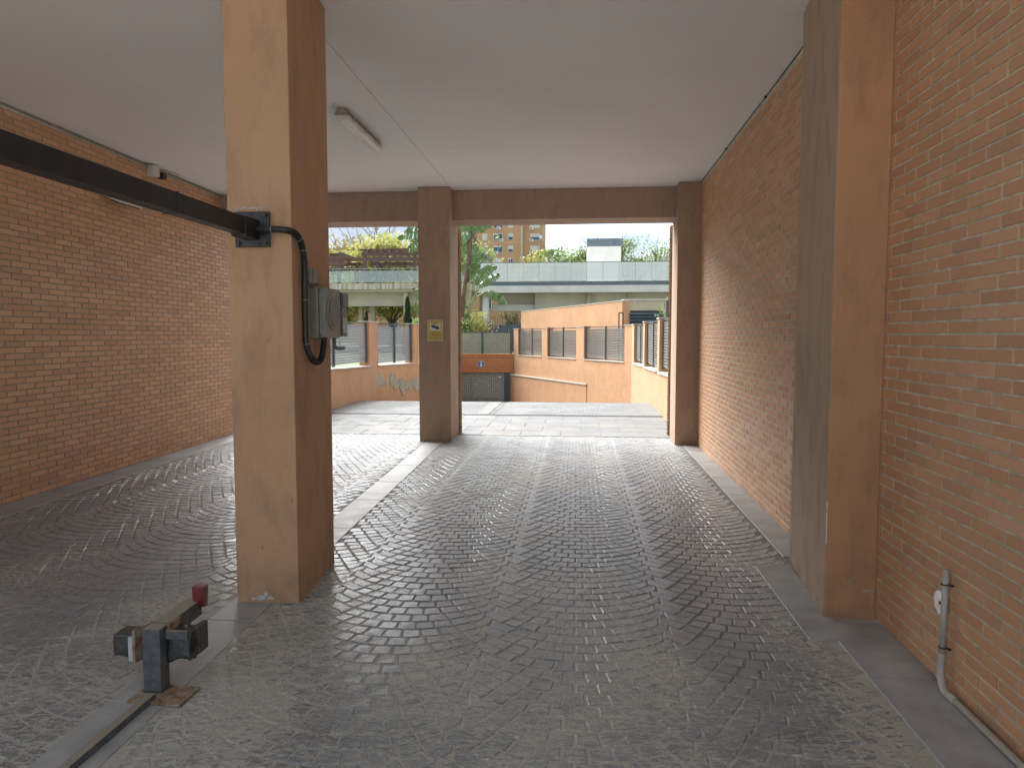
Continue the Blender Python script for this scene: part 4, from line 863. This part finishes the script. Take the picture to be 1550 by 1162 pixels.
TL = [(-28, 66, 11.6, 4.6, 'leaf_green', 'green leafy tree at the left edge of the left opening'), (-23.6, 63, 10.4, 4.2, 'leaf_yellow', 'yellowish spring tree above the smaller pergola'), (-20.0, 66, 10.2, 4.2, 'leaf_tan', 'tawny sparse tree between the two pergolas'),
      (-16.3, 62, 9.6, 4.2, 'leaf_yellow', 'yellow green tree above the larger pergola'), (-13.0, 67, 10.3, 4.3, 'leaf_green', 'green tree just left of the middle pillar above the pergola'), (-23.5, 76, 13.6, 2.8, 'leaf_tan', 'tall nearly bare tree poking above the yellow trees'),
      (-26.5, 57, 6.0, 3.0, 'leaf_green', 'low green tree behind the smaller pergola')]
for x, y, h, cr_, mt, lb in TL: tree(lb, x, y, h, cr_, h * .34, M[mt], 900 if 'bare' in lb else 15000, .2 if 'bare' not in lb else .12, group=G1)
for x, y, h, cr_, mt, nl, lb in ((-19.5, 57, 6.2, 3.0, 'leaf_yellow', 6000, 'low yellow tree seen beneath the garden terrace at its left'), (-15.5, 58.5, 6.2, 3.0, 'leaf_yellow', 9000, 'low tawny tree seen between the slim terrace piers'), (-12.2, 57, 6.0, 2.8, 'leaf_yellow', 5000, 'low yellow tree seen beneath the terrace beside the cypress'), (-5.2, 62, 3.9, 2, 'leaf_tan', 500, 'bare low tree under the white terrace')):
    tree(lb, x, y, h, cr_, 1.2, M[mt], nl, .14)
for x, y, h, cr_, mt, nl, lf, lb in ((-17.6, 118, 14.8, 3.4, 'leaf_yellow', 4200, .3, 'yellow tree before the tower at its left windows'), (-6.6, 118, 14.6, 3.6, 'leaf_yellow', 4200, .3, 'yellow tree at the foot of the tower right side'),
                               (-1.6, 80, 11.3, 2.8, 'leaf_green', 3200, .2, 'green tree right of the tower over the parapet'), (.6, 88, 12.2, 2.6, 'leaf_green', 3600, .2, 'green tree just left of the rooftop box'),
                               (6.4, 76, 12.6, 3.4, 'leaf_green', 3600, .13, 'sparse budding tree right of the rooftop box'), (9.8, 78, 11.2, 2.2, 'leaf_green', 1500, .14, 'small tree at the right edge beyond the parapet')):
    tree(lb, x, y, h - GZL, cr_, h * .45, M[mt], nl, lf)
# far tree belt, one mass
P = []
for i in range(120):
    x = random.uniform(-190, 150)
    if -36 < x < 16: continue
    cz = random.uniform(3, 9); P += [(x + random.gauss(0, 3), 190 + random.gauss(0, 4), GZL + abs(cz + random.gauss(0, 2.4))) for _ in range(160)]
o = cards(P, .7, M['leaf_green'], 'far_trees', None); tag(o, 'distant belt of green trees along the horizon', 'trees', kind='stuff')
# cypress
cx_, cyy = at(617, 470, 30).x, 30
t = thing('cypress', 'small dark green cypress beside the middle pillar above the left ramp wall', 'tree', (cx_, cyy, GZL))
MB().tube([(cx_, cyy, GZL), (cx_, cyy, 2.6)], [.05, .02], 6).build('trunk', M['bark'], t)
P = []
for i in range(5200):
    z = random.random() ** .8; r_ = .25 * (1 - z) ** .55 * min(1, .6 + z * 3) * (1 + .15 * math.sin(z * 23)) * random.uniform(.55, 1.05); a = random.uniform(0, 6.28); P.append((cx_ + r_ * math.cos(a), cyy + r_ * math.sin(a), GZL + .15 + z * 2.5))
cards(P, .05, M['leaf_dark'], 'crown', t)
# shrubs over the mesh fence
def shrub(label, u, v0, Y, w_, h_, mat, n, lf=.07):
    p = at(u, v0, Y); t = thing('shrub', label, 'shrub', (p.x, Y, GZL)); mb = MB(); P = []
    top = p.z - GZL
    for i in range(9):
        a = random.uniform(0, 6.28); e_ = Vector((p.x + math.cos(a) * w_ * .4, Y + math.sin(a) * .3, GZL + top * random.uniform(.7, 1))); mb.tube([(p.x, Y, GZL), ((p.x + e_.x) / 2, Y, GZL + top * .5), e_], [.02, .014, .006], 5, False)
        for _ in range(n // 9): P.append((e_.x + random.gauss(0, w_ * .25), e_.y + random.gauss(0, .2), e_.z - abs(random.gauss(0, h_ * .5))))
    mb.build('stems', M['bark'], t); cards(P, lf, mat, 'foliage', t)
shrub('yellowish shrub right of the banana plant above the mesh fence', 716, 470, 39.5, 1.0, 1.6, M['leaf_yellow'], 1500)
shrub('green shrub at the foot of the banana plant', 700, 478, 38.6, .7, 1.2, M['leaf_green'], 1300)
shrub('tall tawny shrub between the two pillars of the white terrace', 733, 476, 40, .9, 1.5, M['leaf_tan'], 500)
shrub('leggy shrub behind the right ramp wall by the steel posts', 1009, 446, 21, .35, .9, M['leaf_green'], 260, .04)
shrub('green shrub beside the cypress', 630, 478, 31, .7, .8, M['leaf_green'], 900)

# giant bird-of-paradise plants
def blade(p, q, r_, wid, parent, tears=9, droop=0, seedv=0):
    """leaf blade from p over q to r_ (quadratic midrib), torn into strips"""
    rr = random.Random(seedv); p, q, r_ = Vector(p), Vector(q), Vector(r_); N = tears * 3; mb = MB()
    mid = [p * (1 - t) ** 2 + q * 2 * t * (1 - t) + r_ * t * t for t in [i / N for i in range(N + 1)]]
    d0 = (r_ - p).normalized(); side = d0.cross(Vector((0, 1, 0))); side = side.normalized() if side.length > .1 else Vector((0, 0, 1)); side = (side + Vector((0, rr.uniform(-.5, .5), 0))).normalized()
    for sgn in (-1, 1):
        for k in range(tears):
            dr = rr.uniform(0, .25) + droop; tw = rr.uniform(-.12, .12)
            for j in range(3):
                i = k * 3 + j; i2 = i + 1; vs = []
                for ii, inset in ((i, 0), (i2, .35 if j == 2 else 0)):
                    t = ii / N; wv = wid * math.sin(math.pi * min(1, t * .93 + .07)) ** .55; c = mid[ii] - (mid[i2] - mid[i]) * inset
                    e1 = c + side * sgn * wv * .5 + Vector((0, tw, -dr * wv * .15)); e2_ = c + side * sgn * wv * (1 if inset == 0 else .93) + Vector((0, tw * 1.5, -dr * wv * .6)) + d0 * wv * .22
                    vs.append((c if inset == 0 else mid[ii], e1, e2_))
                (a, b1, c1_), (a2, b2, c2_) = vs; mb.add([a, b1, c1_, a2, b2, c2_], [(0, 3, 4, 1), (1, 4, 5, 2)])
    mb.build('leaf', M['broadleaf'], parent)
    MB().tube(mid, [.03 * (1 - i / (N + 3)) for i in range(N + 1)], 5, False).build('midrib', M['stem'], parent)
Yp = 39
t = thing('banana_plant', 'tall torn leaved banana like plant right of the middle pillar', 'plant', (at(700, 500, Yp).x, Yp, GZL))
def A(u, v, dy=0): return at(u, v, Yp + dy)
MB().tube(spline([A(694, 520), A(697, 480), A(704, 430), (A(709, 400)), A(712, 350)], 5), [.17] * 8 + [.13] * 13, 8).build('trunk', M['thatch'], t, smooth=True)
for i in range(9):
    a = A(712 + random.uniform(-2, 2), 350); MB().tube([a, A(712 + random.uniform(-7, 10), 358), A(712 + random.uniform(-9, 14), random.uniform(362, 378))], .035, 4).build('dead_leaf', M['thatch'], t)
for i, (a, b_, c, wd) in enumerate(((A(712, 352), A(708, 340), A(722, 322), .42), (A(711, 352), A(702, 345), A(696, 372), .42), (A(712, 348), A(703, 330), A(690, 345, .5), .4), (A(711, 356), A(700, 368), A(694, 392, .4), .35),
                                    (A(715, 350), A(730, 330), A(742, 338), .4))): blade(a, b_, c, wd, t, 9, .3, i)
for u, v in ((718, 440), (722, 428), (730, 440), (712, 425), (738, 446), (708, 470)):
    pass
stems = [((702, 500), (712, 450), (719, 415)), ((703, 500), (716, 455), (724, 430)), ((704, 500), (715, 460), (727, 432)), ((705, 498), (712, 460), (734, 442)), ((701, 500), (706, 455), (712, 420)), ((706, 500), (722, 470), (700, 480))]
for (a, b_, c) in stems: MB().tube(spline([A(*a), A(*b_), A(*c)], 5), .04, 6, False).build('stalk', M['stem'], t, smooth=True)
for i, (a, b_, c, wd, dr) in enumerate(((A(719, 414), A(717, 392), A(719, 368), .40, .1), (A(721, 428), A(730, 405), A(752, 402), .30, .5), (A(724, 434), A(735, 422), A(757, 415), .28, .4), (A(712, 424), A(708, 405), A(700, 398), .36, .3), (A(733, 443), A(752, 436), A(768, 461), .22, .9),
                                        (A(704, 480), A(698, 472), A(710, 486), .4, .4), (A(712, 420), A(716, 400), A(726, 398, -.4), .3, .3))): blade(a, b_, c, wd, t, 10, dr, 20 + i)
Yp = 27
t = thing('banana_plant', 'banana like plant mostly hidden behind the middle pillar', 'plant', (at(646, 490, Yp).x, Yp, GZL))
MB().tube(spline([A(648, 520), A(650, 440), A(646, 360)], 5), .13, 8).build('trunk', M['thatch'], t, smooth=True)
for i, (a, b_, c, wd, dr) in enumerate(((A(646, 358), A(622, 342), A(600, 360), .2, .8), (A(646, 352), A(625, 335), A(612, 338), .2, .5), (A(646, 360), A(630, 358), A(618, 382), .2, .8), (A(646, 352), A(640, 320), A(650, 300), .25, .2), (A(646, 356), A(668, 330), A(680, 350), .25, .4), (A(640, 480), A(628, 450), A(622, 468), .14, .5), (A(642, 470), A(634, 440), A(626, 436), .14, .4))): blade(a, b_, c, wd, t, 9, dr, 40 + i)
